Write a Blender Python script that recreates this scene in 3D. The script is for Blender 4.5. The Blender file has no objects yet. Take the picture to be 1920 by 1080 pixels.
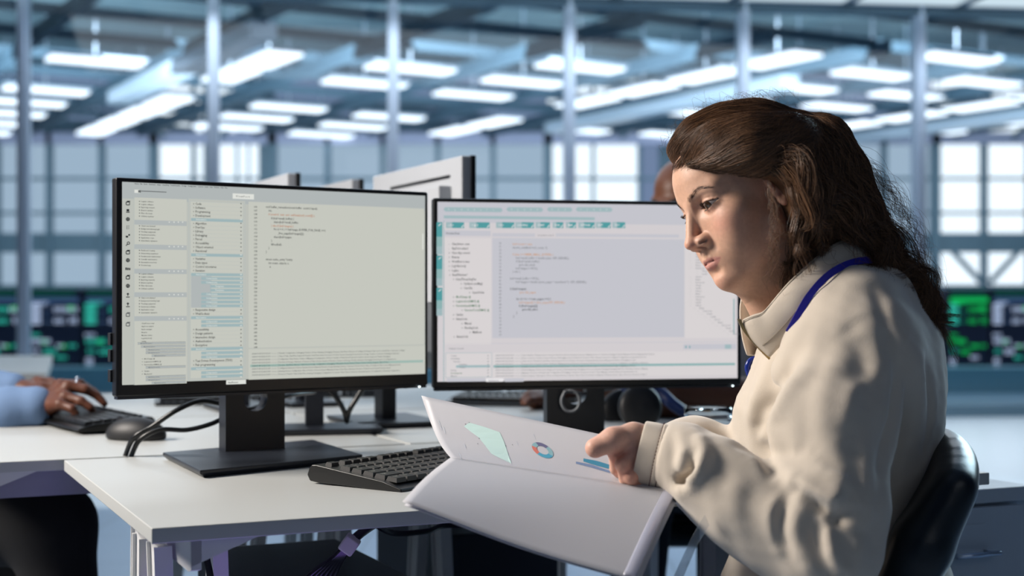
import bpy, bmesh, math, random
import numpy as np
from mathutils import Vector, Matrix
random.seed(7); rng = np.random.default_rng(7)
PI = math.pi
FPX = 2667.0; HORZ = 560.0; EYE = 1.0
C = bpy.context.scene.collection

def P(px, py, Y):
    return np.array([(px - 960) * Y / FPX, Y, EYE - (py - HORZ) * Y / FPX])
def hit(px, py, p0, n):
    d = np.array([(px - 960) / FPX, 1.0, -(py - HORZ) / FPX]); o = np.array([0, 0, EYE])
    t = np.dot(np.asarray(p0) - o, n) / np.dot(d, n)
    return o + d * t
def onz(px, py, z):
    return P(px, py, (EYE - z) * FPX / (py - HORZ))

# ---------------------------------------------------------------- materials
def mat(name, col, rough=0.5, metal=0.0, spec=0.5, emit=None, estr=1.0, trans=0.0, bump=None, vary=None, sss=0, sheen=0, coat=0, ior=1.45, alpha=1.0):
    m = bpy.data.materials.new(name); m.use_nodes = True
    nt = m.node_tree; b = nt.nodes['Principled BSDF']
    b.inputs['Base Color'].default_value = (*col, 1)
    b.inputs['Roughness'].default_value = rough; b.inputs['Metallic'].default_value = metal
    b.inputs['Specular IOR Level'].default_value = spec; b.inputs['IOR'].default_value = ior
    b.inputs['Transmission Weight'].default_value = trans
    b.inputs['Coat Weight'].default_value = coat
    b.inputs['Sheen Weight'].default_value = sheen
    b.inputs['Alpha'].default_value = alpha
    if sss:
        b.inputs['Subsurface Weight'].default_value = sss
        b.inputs['Subsurface Radius'].default_value = (0.012, 0.005, 0.0025)
        b.inputs['Subsurface Scale'].default_value = 1.0
    if emit:
        b.inputs['Emission Color'].default_value = (*emit, 1); b.inputs['Emission Strength'].default_value = estr
    if vary or bump:
        tc = nt.nodes.new('ShaderNodeTexCoord')
    if vary:   # (scale, second colour, contrast)
        nz = nt.nodes.new('ShaderNodeTexNoise'); nz.inputs['Scale'].default_value = vary[0]; nz.inputs['Detail'].default_value = 4
        nt.links.new(tc.outputs['Object'], nz.inputs['Vector'])
        cr = nt.nodes.new('ShaderNodeValToRGB'); cr.color_ramp.elements[0].position = .5 - vary[2]; cr.color_ramp.elements[1].position = .5 + vary[2]
        cr.color_ramp.elements[0].color = (*col, 1); cr.color_ramp.elements[1].color = (*vary[1], 1)
        nt.links.new(nz.outputs['Fac'], cr.inputs['Fac']); nt.links.new(cr.outputs['Color'], b.inputs['Base Color'])
    if bump:   # (scale, strength, distance)
        nz = nt.nodes.new('ShaderNodeTexNoise'); nz.inputs['Scale'].default_value = bump[0]; nz.inputs['Detail'].default_value = 3
        nt.links.new(tc.outputs['Object'], nz.inputs['Vector'])
        bp = nt.nodes.new('ShaderNodeBump'); bp.inputs['Strength'].default_value = bump[1]; bp.inputs['Distance'].default_value = bump[2]
        nt.links.new(nz.outputs['Fac'], bp.inputs['Height']); nt.links.new(bp.outputs['Normal'], b.inputs['Normal'])
    return m
def emis(name, col, s=1.0):
    m = bpy.data.materials.new(name); m.use_nodes = True; nt = m.node_tree; nt.nodes.clear()
    e = nt.nodes.new('ShaderNodeEmission'); e.inputs[0].default_value = (*col, 1); e.inputs[1].default_value = s
    o = nt.nodes.new('ShaderNodeOutputMaterial'); nt.links.new(e.outputs[0], o.inputs[0]); return m
def s2l(r, g, b):
    f = lambda v: ((v / 255 + .055) / 1.055) ** 2.4 if v > 10 else v / 255 / 12.92
    return (f(r), f(g), f(b))

# ---------------------------------------------------------------- objects
def tag(o, label=None, cat=None, group=None, kind=None):
    if label: o['label'] = label
    if cat: o['category'] = cat
    if group: o['group'] = group
    if kind: o['kind'] = kind
    return o
def thing(name, loc, label, cat, group=None, rz=0.0):
    o = bpy.data.objects.new(name, None); C.objects.link(o); o.location = tuple(float(v) for v in loc); o.rotation_euler = (0, 0, rz)
    o.empty_display_size = .05
    return tag(o, label, cat, group)
def W(o):
    """world matrix of an unparented or parented object without a depsgraph update"""
    m = o.matrix_basis.copy(); p = o.parent
    while p is not None:
        m = p.matrix_basis @ m; p = p.parent
    return m
def mesh_obj(name, V, F, m, parent=None, smooth=False, mi=None, local=False, label=None):
    """V in world coordinates unless local"""
    V = np.asarray(V, float)
    if parent is not None and not local:
        M = np.array(W(parent).inverted()); V = V @ M[:3, :3].T + M[:3, 3]
    me = bpy.data.meshes.new(name); me.from_pydata(V.tolist(), [], F if isinstance(F, list) else F.tolist())
    mats = m if isinstance(m, (list, tuple)) else [m]
    for q in mats: me.materials.append(q)
    if mi is not None: me.polygons.foreach_set('material_index', np.asarray(mi, np.int32))
    if smooth: me.polygons.foreach_set('use_smooth', np.ones(len(me.polygons), bool))
    me.update(); me.validate()
    o = bpy.data.objects.new(name, me); C.objects.link(o)
    if parent is not None: o.parent = parent
    if label: o['label'] = label
    return o
def bevel(o, w, seg=2, ang=30):
    b = o.modifiers.new('b', 'BEVEL'); b.width = w; b.segments = seg; b.limit_method = 'ANGLE'; b.angle_limit = math.radians(ang)
    return o
def autosmooth(o):
    o.data.polygons.foreach_set('use_smooth', np.ones(len(o.data.polygons), bool)); 
    w = o.modifiers.new('w', 'WEIGHTED_NORMAL'); w.keep_sharp = True
    return o

class MB:
    def __init__(s): s.V = []; s.F = []; s.MI = []
    def add(s, V, F, mi=0):
        b = len(s.V); s.V += [tuple(map(float, v)) for v in V]; s.F += [[i + b for i in f] for f in F]; s.MI += [mi] * len(F); return s
    def box(s, c, size, R=None, mi=0):
        c = np.asarray(c, float); h = np.asarray(size, float) / 2
        R = np.eye(3) if R is None else np.asarray(R)
        V = [c + R @ (h * np.array([x, y, z])) for x in (-1, 1) for y in (-1, 1) for z in (-1, 1)]
        return s.add(V, [[0, 1, 3, 2], [4, 6, 7, 5], [0, 4, 5, 1], [2, 3, 7, 6], [0, 2, 6, 4], [1, 5, 7, 3]], mi)
    def bar(s, a, b, w, d, up=(0, 0, 1), mi=0):
        a = np.asarray(a, float); b = np.asarray(b, float); y = b - a; L = np.linalg.norm(y); y /= L
        u = np.asarray(up, float)
        if abs(np.dot(u, y)) > .98: u = np.array([1., 0, 0])
        x = np.cross(y, u); x /= np.linalg.norm(x); z = np.cross(x, y)
        return s.box((a + b) / 2, (w, L, d), np.stack([x, y, z], 1), mi)
    def prism(s, poly, d, mi=0):
        """poly: 3D ring, extruded by vector d"""
        n = len(poly); V = [np.asarray(p, float) for p in poly]; V += [v + np.asarray(d) for v in V]
        F = [list(range(n))[::-1], list(range(n, 2 * n))] + [[i, (i + 1) % n, n + (i + 1) % n, n + i] for i in range(n)]
        return s.add(V, F, mi)
    def tube(s, pts, r, n=8, caps=True, mi=0, closed=False):
        V, F = tube_mesh(np.asarray(pts, float), r, n, caps, closed); return s.add(V, F, mi)
    def lathe(s, prof, c, axis=(0, 0, 1), n=32, mi=0):
        """prof: list of (r, h)"""
        ax = np.asarray(axis, float); ax /= np.linalg.norm(ax)
        t = np.array([1., 0, 0]) if abs(ax[0]) < .9 else np.array([0, 1., 0])
        u = np.cross(ax, t); u /= np.linalg.norm(u); v = np.cross(ax, u); c = np.asarray(c, float)
        V = [c + ax * h + r * (u * math.cos(2 * PI * k / n) + v * math.sin(2 * PI * k / n)) for r, h in prof for k in range(n)]
        F = [[i * n + k, i * n + (k + 1) % n, (i + 1) * n + (k + 1) % n, (i + 1) * n + k] for i in range(len(prof) - 1) for k in range(n)]
        return s.add(V, F, mi)
    def quad(s, a, b, c, d, mi=0): return s.add([a, b, c, d], [[0, 1, 2, 3]], mi)
    def build(s, name, m, parent=None, smooth=False, bev=0, label=None, seg=2):
        o = mesh_obj(name, s.V, s.F, m, parent, smooth, s.MI, label=label)
        if bev: bevel(o, bev, seg); autosmooth(o)
        return o

def catmull(pts, n=8, closed=False):
    p = np.asarray(pts, float)
    if closed: p = np.vstack([p[-1], p, p[0], p[1]])
    else: p = np.vstack([2 * p[0] - p[1], p, 2 * p[-1] - p[-2]])
    out = []
    for i in range(1, len(p) - 2):
        t = np.linspace(0, 1, n, endpoint=False)[:, None]
        a, b, c, d = p[i - 1], p[i], p[i + 1], p[i + 2]
        out.append(.5 * (2 * b + (c - a) * t + (2 * a - 5 * b + 4 * c - d) * t ** 2 + (3 * b - a - 3 * c + d) * t ** 3))
    out = np.vstack(out)
    if not closed: out = np.vstack([out, p[-2]])
    return out
def tube_mesh(pts, r, n=8, caps=True, closed=False):
    m = len(pts); r = np.broadcast_to(np.asarray(r, float), (m,))
    T = np.gradient(pts, axis=0)
    if closed: T = np.roll(pts, -1, 0) - np.roll(pts, 1, 0)
    T /= np.linalg.norm(T, axis=1)[:, None] + 1e-12
    u = np.cross(T[0], [0, 0, 1.]);
    if np.linalg.norm(u) < .1: u = np.cross(T[0], [1., 0, 0])
    u /= np.linalg.norm(u); V = []
    for i in range(m):
        u = u - T[i] * np.dot(u, T[i]); u /= np.linalg.norm(u) + 1e-12; v = np.cross(T[i], u)
        a = np.arange(n) * 2 * PI / n
        V.append(pts[i] + r[i] * (np.cos(a)[:, None] * u + np.sin(a)[:, None] * v))
    V = np.vstack(V); F = []
    for i in range(m if closed else m - 1):
        j = (i + 1) % m
        F += [[i * n + k, i * n + (k + 1) % n, j * n + (k + 1) % n, j * n + k] for k in range(n)]
    if caps and not closed: F += [list(range(n))[::-1], list(range((m - 1) * n, m * n))]
    return V, F

def strands_mesh(S, r0, r1, n=3):
    """S: (N, M, 3) strand points; triangular tubes, all at once"""
    N, M, _ = S.shape
    T = np.gradient(S, axis=1); T /= np.linalg.norm(T, axis=2, keepdims=True) + 1e-9
    ref = np.array([0.13, -.97, .21]); u = np.cross(T, ref); u /= np.linalg.norm(u, axis=2, keepdims=True) + 1e-9; v = np.cross(T, u)
    rad = (np.linspace(0, 1, M)[None, :] ** 1.5 * (r1 - r0) + r0)[..., None] * np.ones((N, 1, 1))
    ring = [S + rad * (math.cos(2 * PI * k / n) * u + math.sin(2 * PI * k / n) * v) for k in range(n)]
    V = np.stack(ring, 2).reshape(-1, 3)
    base = (np.arange(N)[:, None] * M + np.arange(M - 1)[None, :])[..., None] * n
    k = np.arange(n)[None, None, :]; k2 = (k + 1) % n
    F = np.stack([base + k, base + k2, base + n + k2, base + n + k], -1).reshape(-1, 4)
    return V, F
def fast_mesh(name, V, F, m, parent, smooth=True):
    if parent is not None:
        M = np.array(W(parent).inverted()); V = V @ M[:3, :3].T + M[:3, 3]
    me = bpy.data.meshes.new(name); me.vertices.add(len(V)); me.vertices.foreach_set('co', V.astype(np.float32).ravel())
    k = F.shape[1]; me.loops.add(F.size); me.loops.foreach_set('vertex_index', F.astype(np.int32).ravel())
    me.polygons.add(len(F)); me.polygons.foreach_set('loop_start', np.arange(0, F.size, k, dtype=np.int32)); me.polygons.foreach_set('loop_total', np.full(len(F), k, np.int32))
    me.polygons.foreach_set('use_smooth', np.full(len(F), smooth)); 
    for q in (m if isinstance(m, (list, tuple)) else [m]): me.materials.append(q)
    me.update(calc_edges=True)
    o = bpy.data.objects.new(name, me); C.objects.link(o)
    if parent is not None: o.parent = parent
    return o

# ---------------------------------------------------------------- signed distance shapes
def smin(a, b, k):
    if k <= 0: return np.minimum(a, b)
    h = np.maximum(k - np.abs(a - b), 0) / k
    return np.minimum(a, b) - h * h * k * .25
class SDF:
    def __init__(s): s.L = []
    def _a(s, f, lo, hi, op, k): s.L.append((f, np.asarray(lo, float), np.asarray(hi, float), op, k)); return s
    def ell(s, c, r, op='u', k=0., R=None):
        c = np.asarray(c, float); r = np.asarray(r, float) * np.ones(3); m = r.max()
        R = None if R is None else np.asarray(R, float)
        def f(p):
            q = p - c
            if R is not None: q = q @ R
            a = np.sqrt(((q / r) ** 2).sum(-1)) + 1e-9; b = np.sqrt(((q / r ** 2) ** 2).sum(-1)) + 1e-9
            return a * (a - 1) / b
        return s._a(f, c - m, c + m, op, k)
    def cap(s, a, b, ra, rb, op='u', k=0.):
        a = np.asarray(a, float); b = np.asarray(b, float); d = b - a; L = d @ d + 1e-12
        def f(p):
            t = np.clip(((p - a) @ d) / L, 0, 1)
            return np.sqrt(((p - a - t[..., None] * d) ** 2).sum(-1)) - (ra + (rb - ra) * t)
        m = max(ra, rb); return s._a(f, np.minimum(a, b) - m, np.maximum(a, b) + m, op, k)
    def chain(s, pts, rad, op='u', k=0.):
        for i in range(len(pts) - 1): s.cap(pts[i], pts[i + 1], rad[i], rad[i + 1], op, k)
        return s
    def fun(s, f, lo, hi, op='u', k=0.): return s._a(f, lo, hi, op, k)
    def comb(s, F, d, op, k):
        if op == 'u': return smin(F, d, k)
        if op == 's': return -smin(-F, d, k)
        if op == 'i': return -smin(-F, -d, k)
    def __call__(s, p):
        F = np.full(p.shape[:-1], 1e3)
        for f, lo, hi, op, k in s.L: F = s.comb(F, f(p), op, k)
        return F
    def mesh(s, h, lo=None, hi=None):
        if lo is None:
            lo = np.min([l[1] for l in s.L if l[3] == 'u'], 0) - 3 * h; hi = np.max([l[2] for l in s.L if l[3] == 'u'], 0) + 3 * h
        lo = np.asarray(lo, float); hi = np.asarray(hi, float)
        n = np.ceil((hi - lo) / h).astype(int) + 1
        ax = [lo[i] + h * np.arange(n[i]) for i in range(3)]
        def ev(p, base):
            F = np.full(len(p), base)
            for f, l, u, op, k in s.L:
                pad = k + 3 * h
                if op == 'i': F = s.comb(F, f(p), op, k); continue
                m = ((p > l - pad) & (p < u + pad)).all(1)
                if m.any(): F[m] = s.comb(F[m], f(p[m]), op, k)
            return F
        B = 4; nb = (n + B - 1) // B
        cg = np.stack(np.meshgrid(*[lo[i] + h * (np.arange(nb[i]) * B + 1.5) for i in range(3)], indexing='ij'), -1).reshape(-1, 3)
        Fc = s(cg).reshape(tuple(nb)); big = np.abs(Fc) < h * B * 1.45 + h
        F = np.repeat(np.repeat(np.repeat(Fc, B, 0), B, 1), B, 2)[:n[0], :n[1], :n[2]].astype(np.float32)
        A = np.repeat(np.repeat(np.repeat(big, B, 0), B, 1), B, 2)[:n[0], :n[1], :n[2]]
        I = np.argwhere(A); F[A] = ev(I * h + lo, 10. * h + 1.0)
        return nets(F, lo, h)
    def grad(s, p, e=1e-4):
        g = np.stack([s(p + np.eye(3)[i] * e) - s(p - np.eye(3)[i] * e) for i in range(3)], -1)
        return g / (np.linalg.norm(g, axis=-1, keepdims=True) + 1e-12)
    def ray(s, px, py, y0=.8, y1=3.5):
        d = np.array([(px - 960) / FPX, 1.0, -(py - HORZ) / FPX]); o = np.array([0, 0, EYE]); t = y0
        for _ in range(300):
            v = float(s((o + d * t)[None])[0])
            if v < 3e-4: return o + d * t
            t += max(v * .7, 3e-4)
            if t > y1: break
        return None
def nets(F, org, h):
    F = F.astype(np.float32); s = F < 0
    sh = [slice(None, -1), slice(1, None)]
    cnt = sum(s[sh[a], sh[b], sh[c]].astype(np.int8) for a in (0, 1) for b in (0, 1) for c in (0, 1))
    I = np.argwhere((cnt > 0) & (cnt < 8)); idx = np.full(cnt.shape, -1, np.int64); idx[tuple(I.T)] = np.arange(len(I))
    acc = np.zeros((len(I), 3)); num = np.zeros(len(I)); cs = [(a, b, c) for a in (0, 1) for b in (0, 1) for c in (0, 1)]
    val = {c: F[I[:, 0] + c[0], I[:, 1] + c[1], I[:, 2] + c[2]] for c in cs}
    for c in cs:
        for ax in range(3):
            if c[ax] == 0:
                e = list(c); e[ax] = 1; fa = val[c]; fb = val[tuple(e)]; m = (fa < 0) != (fb < 0)
                t = fa[m] / (fa[m] - fb[m]); q = np.tile(np.array(c, float), (m.sum(), 1)); q[:, ax] = t
                acc[m] += q; num[m] += 1
    V = (I + acc / num[:, None]) * h + org; Q = []
    for ax in range(3):
        a = [slice(None)] * 3; b = [slice(None)] * 3; a[ax] = slice(None, -1); b[ax] = slice(1, None)
        d = s[tuple(a)].astype(np.int8) - s[tuple(b)].astype(np.int8)
        E = np.argwhere(d != 0); E = E[(E[:, (ax + 1) % 3] > 0) & (E[:, (ax + 2) % 3] > 0)]
        E = E[(E[:, (ax + 1) % 3] < cnt.shape[(ax + 1) % 3]) & (E[:, (ax + 2) % 3] < cnt.shape[(ax + 2) % 3])]
        sg = d[tuple(E.T)]; u = np.zeros(3, int); v = np.zeros(3, int); u[(ax + 1) % 3] = 1; v[(ax + 2) % 3] = 1
        g = lambda o: idx[tuple((E - o).T)]
        q = np.stack([g(u + v), g(v), g(0 * u), g(u)], 1); q[sg < 0] = q[sg < 0][:, ::-1]
        Q.append(q)
    Q = np.vstack(Q); Q = Q[(Q >= 0).all(1)]
    return V, Q
def smooth_attr(o, name, col):
    a = o.data.color_attributes.new(name, 'FLOAT_COLOR', 'POINT')
    a.data.foreach_set('color', np.hstack([col, np.ones((len(col), 1))]).astype(np.float32).ravel())
def vnoise(p, sc, seed=0, oct=2):
    """cheap smooth noise from random sines"""
    r = np.random.default_rng(seed); o = 0; a = 1
    for k in range(oct):
        for j in range(4):
            w = r.normal(size=3); w /= np.linalg.norm(w); o = o + a * np.sin((p @ w) * sc * (1 + .3 * j) + r.uniform(0, 7))
        sc *= 2.1; a *= .5
    return o / 4
def polydist(p, L):
    d = np.full(len(p), 1e9); tt = np.zeros(len(p)); n = len(L) - 1
    for i in range(n):
        a, b = L[i], L[i + 1]; e = b - a; t = np.clip((p - a) @ e / (e @ e + 1e-12), 0, 1)
        q = np.linalg.norm(p - a - t[:, None] * e, axis=1); m = q < d; d[m] = q[m]; tt[m] = (i + t[m]) / n
    return d, tt
def vnormals(V, Q):
    a, b, c, d = (V[Q[:, i]] for i in range(4)); n = np.cross(c - a, d - b); N = np.zeros_like(V)
    for i in range(4): np.add.at(N, Q[:, i], n)
    return N / (np.linalg.norm(N, axis=1, keepdims=True) + 1e-12)
def relax(V, Q, it=1, lam=.5):
    E = np.vstack([Q[:, [0, 1]], Q[:, [1, 2]], Q[:, [2, 3]], Q[:, [3, 0]]])
    for _ in range(it):
        A = np.zeros_like(V); n = np.zeros(len(V)); np.add.at(A, E[:, 0], V[E[:, 1]]); np.add.at(n, E[:, 0], 1)
        np.add.at(A, E[:, 1], V[E[:, 0]]); np.add.at(n, E[:, 1], 1)
        V = V + lam * (A / np.maximum(n, 1)[:, None] - V)
    return V
# ================================================================ the hall: floor, ceiling, glazed partition, far hangar
def tile_floor(name, c1, c2, size, rough, grout):
    m = mat(name, c1, rough=rough, spec=.5); nt = m.node_tree; b = nt.nodes['Principled BSDF']
    tc = nt.nodes.new('ShaderNodeTexCoord'); br = nt.nodes.new('ShaderNodeTexBrick'); br.offset = 0
    br.inputs['Color1'].default_value = (*c1, 1); br.inputs['Color2'].default_value = (*c2, 1); br.inputs['Mortar'].default_value = (*grout, 1)
    br.inputs['Scale'].default_value = 1 / size; br.inputs['Mortar Size'].default_value = .008; br.inputs['Brick Width'].default_value = 1; br.inputs['Row Height'].default_value = 1
    nt.links.new(tc.outputs['Object'], br.inputs['Vector']); nt.links.new(br.outputs['Color'], b.inputs['Base Color'])
    return m
M_FLOOR = tile_floor('raised_floor_tiles', s2l(128, 146, 168), s2l(134, 152, 174), .6, .28, s2l(96, 112, 132))
M_GLAREFLOOR = mat('glare_white_floor', s2l(222, 230, 236), rough=.25, emit=None)  # white colour stands for bright glare on the far floor
M_HFLOOR = mat('hangar_floor_paint', s2l(96, 128, 150), rough=.35, vary=(.4, s2l(110, 142, 162), .2))
M_CEIL = mat('ceiling_grey', s2l(96, 112, 138), rough=.8)
M_HCEIL = mat('corrugated_ceiling', s2l(104, 132, 146), rough=.7, vary=(.25, s2l(150, 180, 190), .2))  # lightened in colour to carry the haze of the hall
M_STEEL = mat('blue_grey_steel', s2l(90, 116, 132), rough=.5)
M_DKSTEEL = mat('dark_steel', s2l(74, 100, 118), rough=.55)
M_MULL = mat('brushed_aluminium', s2l(190, 204, 222), rough=.28, metal=.85)
M_GLAZE = emis('daylight_glazing', s2l(238, 246, 252), 1.4)
M_FROST = emis('daylight_through_frosted_panel', s2l(168, 188, 206), .97)
M_FROST2 = emis('daylight_through_dim_panel', s2l(128, 146, 178), .85)
M_LAMP = emis('ceiling_lamp_diffuser', s2l(236, 246, 255), 2.2)
M_LAMPNEAR = emis('ceiling_panel_light', s2l(205, 226, 238), 1.0)
M_WALL = mat('cool_grey_wall', s2l(120, 134, 156), rough=.8)
# clear partition glass: mostly see-through with a faint mirror
def clear_glass():
    m = bpy.data.materials.new('partition_glass'); m.use_nodes = True; nt = m.node_tree; nt.nodes.clear()
    o = nt.nodes.new('ShaderNodeOutputMaterial'); t = nt.nodes.new('ShaderNodeBsdfTransparent'); g = nt.nodes.new('ShaderNodeBsdfGlossy'); x = nt.nodes.new('ShaderNodeMixShader')
    t.inputs[0].default_value = (.95, .98, 1, 1); g.inputs['Roughness'].default_value = .02; x.inputs[0].default_value = .02
    nt.links.new(t.outputs[0], x.inputs[1]); nt.links.new(g.outputs[0], x.inputs[2]); nt.links.new(x.outputs[0], o.inputs[0]); return m
M_GLASS = clear_glass()
def st(o, **k): return tag(o, kind='structure')

def build_room():
    HZ = 6.35; YW = 44.0
    a = math.radians(7.0); pu = np.array([math.cos(a), math.sin(a), 0]); pn = np.array([-pu[1], pu[0], 0]); p0 = np.array([0, 11.6, 0])
    mb = MB(); mb.box((0, 2, -.05), (26, 9.6, .1)); st(mb.build('floor', M_FLOOR))
    mb = MB(); mb.add([(-13, 6.8, -.1), (13, 6.8, -.1), (13, 13.5, -.1), (-13, 10.2, -.1), (-13, 6.8, 0.0), (13, 6.8, 0.0), (13, 13.2, 0), (-13, 10.1, 0)], [[4, 5, 6, 7], [3, 2, 1, 0], [0, 1, 5, 4], [1, 2, 6, 5], [2, 3, 7, 6], [3, 0, 4, 7]]); st(mb.build('floor_glare', M_GLAREFLOOR))
    mb = MB(); mb.box((0, 28.6, -.22), (60, 37, .2)); st(mb.build('floor_hangar', M_HFLOOR))
    # our ceiling ends above the partition
    mb = MB(); mb.add([(-13, -4, 3.5), (13, -4, 3.5), (13, 13.2, 3.5), (-13, 10.0, 3.5), (-13, -4, 3.6), (13, -4, 3.6), (13, 13.2, 3.6), (-13, 10.0, 3.6)], [[0, 1, 2, 3][::-1], [4, 5, 6, 7], [0, 1, 5, 4], [1, 2, 6, 5], [2, 3, 7, 6], [3, 0, 4, 7]]); st(mb.build('ceiling', M_CEIL))
    mb = MB(); mb.box((-13.1, 3, 1.7), (.2, 17, 3.8)); st(mb.build('wall_left', M_WALL))
    mb = MB(); mb.box((13.1, 4.5, 1.7), (.2, 18, 3.8)); st(mb.build('wall_right', M_WALL))
    mb = MB(); mb.box((0, -4.1, 1.7), (26, .2, 3.8)); st(mb.build('wall_back', M_WALL))
    # lit ceiling panels by the partition
    k = 0
    for i in range(-6, 9):
        c = p0 + pu * (i * .98 + .35) - pn * .62 + [0, 0, 3.475]
        t = thing('ceiling_light', c, 'glowing square ceiling panel in the row above the glass partition', 'ceiling light', 'lit ceiling panels along the glass partition')
        R = np.stack([pu, pn, [0, 0, 1]], 1); mb = MB(); mb.box(c, (.88, 1.0, .03), R); mb.build('diffuser', M_LAMPNEAR, t)
        mb = MB()
        for s_ in (-1, 1): mb.box(c + pu * s_ * .455, (.03, 1.06, .045), R); mb.box(c + pn * s_ * .515, (.94, .03, .045), R)
        mb.build('frame', M_MULL, t)
    # partition: mullions, glass, kick panel
    xs = [(45, 26), (401, 24), (737, 24), (1067, 24), (1393, 24), (1722, 26)]
    tpos = []
    for px, w in xs:
        d = np.array([(px - 960) / FPX, 1.0, 0]); t_ = (p0 @ pn) / (d @ pn); tpos.append((d * t_) @ pu)
    step = (tpos[-1] - tpos[0]) / 5; tpos = [tpos[0] - 2 * step, tpos[0] - step] + tpos + [tpos[-1] + step, tpos[-1] + 2 * step]
    R = np.stack([pu, pn, [0, 0, 1]], 1); base = pn * (p0 @ pn)
    for t_ in tpos:
        mb = MB(); mb.box(base + pu * t_ + [0, 0, 1.73], (.085, .12, 3.46), R); mb.box(base + pu * t_ - pn * .07 + [0, 0, 1.73], (.03, .03, 3.46), R)
        st(mb.build('trim_mullion', M_MULL))
    mb = MB(); mb.box(base + pu * .5 + [0, 0, 3.43], (15, .14, .08), R); mb.box(base + pu * .5 + [0, 0, .05], (15, .14, .1), R); st(mb.build('trim_rail', M_STEEL))
    for i in range(len(tpos) - 1):
        c = base + pu * (tpos[i] + tpos[i + 1]) / 2 + [0, 0, 1.75]; mb = MB(); mb.box(c, (tpos[i + 1] - tpos[i] - .085, .012, 3.3), R); st(mb.build('window_partition', M_GLASS))
    # ---- hangar shell
    mb = MB(); mb.box((0, 36, 8.1), (60, 18, .2)); st(mb.build('ceiling_hangar', M_HCEIL))
    mb = MB(); mb.box((0, 20, 8.15), (60, 14.5, .3)); st(mb.build('ceiling_hangar_dark', M_DKSTEEL))  # darker colour put in for the roof stretch without lamps
    W_ = lambda px: (px - 960) * YW / FPX
    Z_ = lambda py: EYE - (py - HORZ) * YW / FPX
    # far wall bays: (x0, x1, kind)
    bays = []; bright = [(-450, -290), (295, 440), (1027, 1195), (1747, 1925), (2470, 2640)]
    def pane(x0, x1, y0, y1, m, name='window_hangar'):
        mb = MB(); mb.box(((W_(x0) + W_(x1)) / 2, YW + .1, (Z_(y0) + Z_(y1)) / 2), (abs(W_(x1) - W_(x0)), .1, abs(Z_(y0) - Z_(y1)))); return st(mb.build(name, m))
    mb = MB(); mb.box((0, YW + .4, 4.0), (70, .3, 8.8)); st(mb.build('wall_far', M_STEEL))
    edges = [(-700, -450)] + [(bright[i][1] + (75 if i in (1, 2) else 0), bright[i + 1][0]) for i in range(len(bright) - 1)]
    for x0, x1 in bright:
        pane(x0, x1, 150, 545, M_GLAZE)
    for x0, x1 in edges:
        pane(x0, x1, 266, 545, M_FROST)
    for x0, x1 in edges: pane(x0, x1, 140, 225, M_FROST2)
    for x0 in (447, 468): pane(x0, x0 + 15, 265, 540, M_GLAZE)
    pane(1205, 1235, 270, 540, M_FROST2)
    # steelwork in front of the far wall
    mb = MB()
    def hb(x0, x1, y0, y1, dy=-.25): mb.box(((W_(x0) + W_(x1)) / 2, YW + dy, (Z_(y0) + Z_(y1)) / 2), (abs(W_(x1) - W_(x0)), .3, abs(Z_(y0) - Z_(y1))))
    hb(-900, 2800, 196, 205); hb(-900, 2800, 258, 266); hb(-900, 2800, 334, 339); hb(-900, 2800, 398, 403)
    hb(-900, 2800, 438, 474, -.2); hb(-900, 2800, 534, 560)
    st(mb.build('trim_girts', M_STEEL))
    mb = MB()
    for x0, x1 in edges: hb(x0 - 6, x1 + 6, 232, 266)
    st(mb.build('trim_header', M_DKSTEEL))
    mb = MB()
    for x0, x1 in edges:
        n = max(2, round((x1 - x0) / 96))
        for i in range(n + 1):
            x = x0 + (x1 - x0) * i / n; w = 5 if 0 < i < n else 8; hb(x - w, x + w, 225, 545, -.35)
    for x0, x1 in bright:
        hb((x0 + x1) / 2 - 3, (x0 + x1) / 2 + 3, 150, 545, -.3)
        if x0 in (1747, 295): hb(x0 + 92, x0 + 97, 150, 545, -.3)
    st(mb.build('trim_posts', M_STEEL))
    mb = MB(); mb.box((0, YW - .35, Z_(262)), (66, .3, .35)); st(mb.build('trim_crane_rail', mat('pale_rail', s2l(170, 176, 205), rough=.5)))
    for x0, x1 in bright:       # knee braces
        mb = MB(); c = (x0 + x1) / 2
        for s_ in (-1, 1):
            mb.bar((W_(c), YW - .6, Z_(178)), (W_(c + s_ * 38), YW - .6, Z_(212)), .12, .12); mb.bar((W_(c + s_ * 92), YW - .6, Z_(225)), (W_(c + s_ * 50), YW - .6, Z_(262)), .14, .14)
            mb.bar((W_(c + s_ * 60), YW - .6, Z_(474)), (W_(c + s_ * 8 + s_ * 0), YW - .6, Z_(530)), .15, .15)
        st(mb.build('trim_brace', M_STEEL))
    # roof trusses and lamps, laid out on the hangar's own axes
    th = math.atan2(1540, FPX); d1 = np.array([-math.sin(th), math.cos(th), 0]); d2 = np.array([math.cos(th), math.sin(th), 0])
    o0 = np.array([0, 36., 0]); R = np.stack([d2, d1, [0, 0, 1]], 1)
    mb = MB()
    for i in range(-9, 10):
        a_ = o0 + d2 * i * 3.05 - d1 * 10; b_ = o0 + d2 * i * 3.05 + d1 * 14
        mb.bar(a_ + [0, 0, HZ - .25], b_ + [0, 0, HZ - .25], .16, .3)
    for j in range(-6, 7):
        a_ = o0 + d1 * j * 2.4 - d2 * 30; b_ = o0 + d1 * j * 2.4 + d2 * 30; mb.bar(a_ + [0, 0, HZ - .12], b_ + [0, 0, HZ - .12], .12, .2)
    ok = []
    st(mb.build('trim_roof_beams', M_DKSTEEL))
    n = 0
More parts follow.
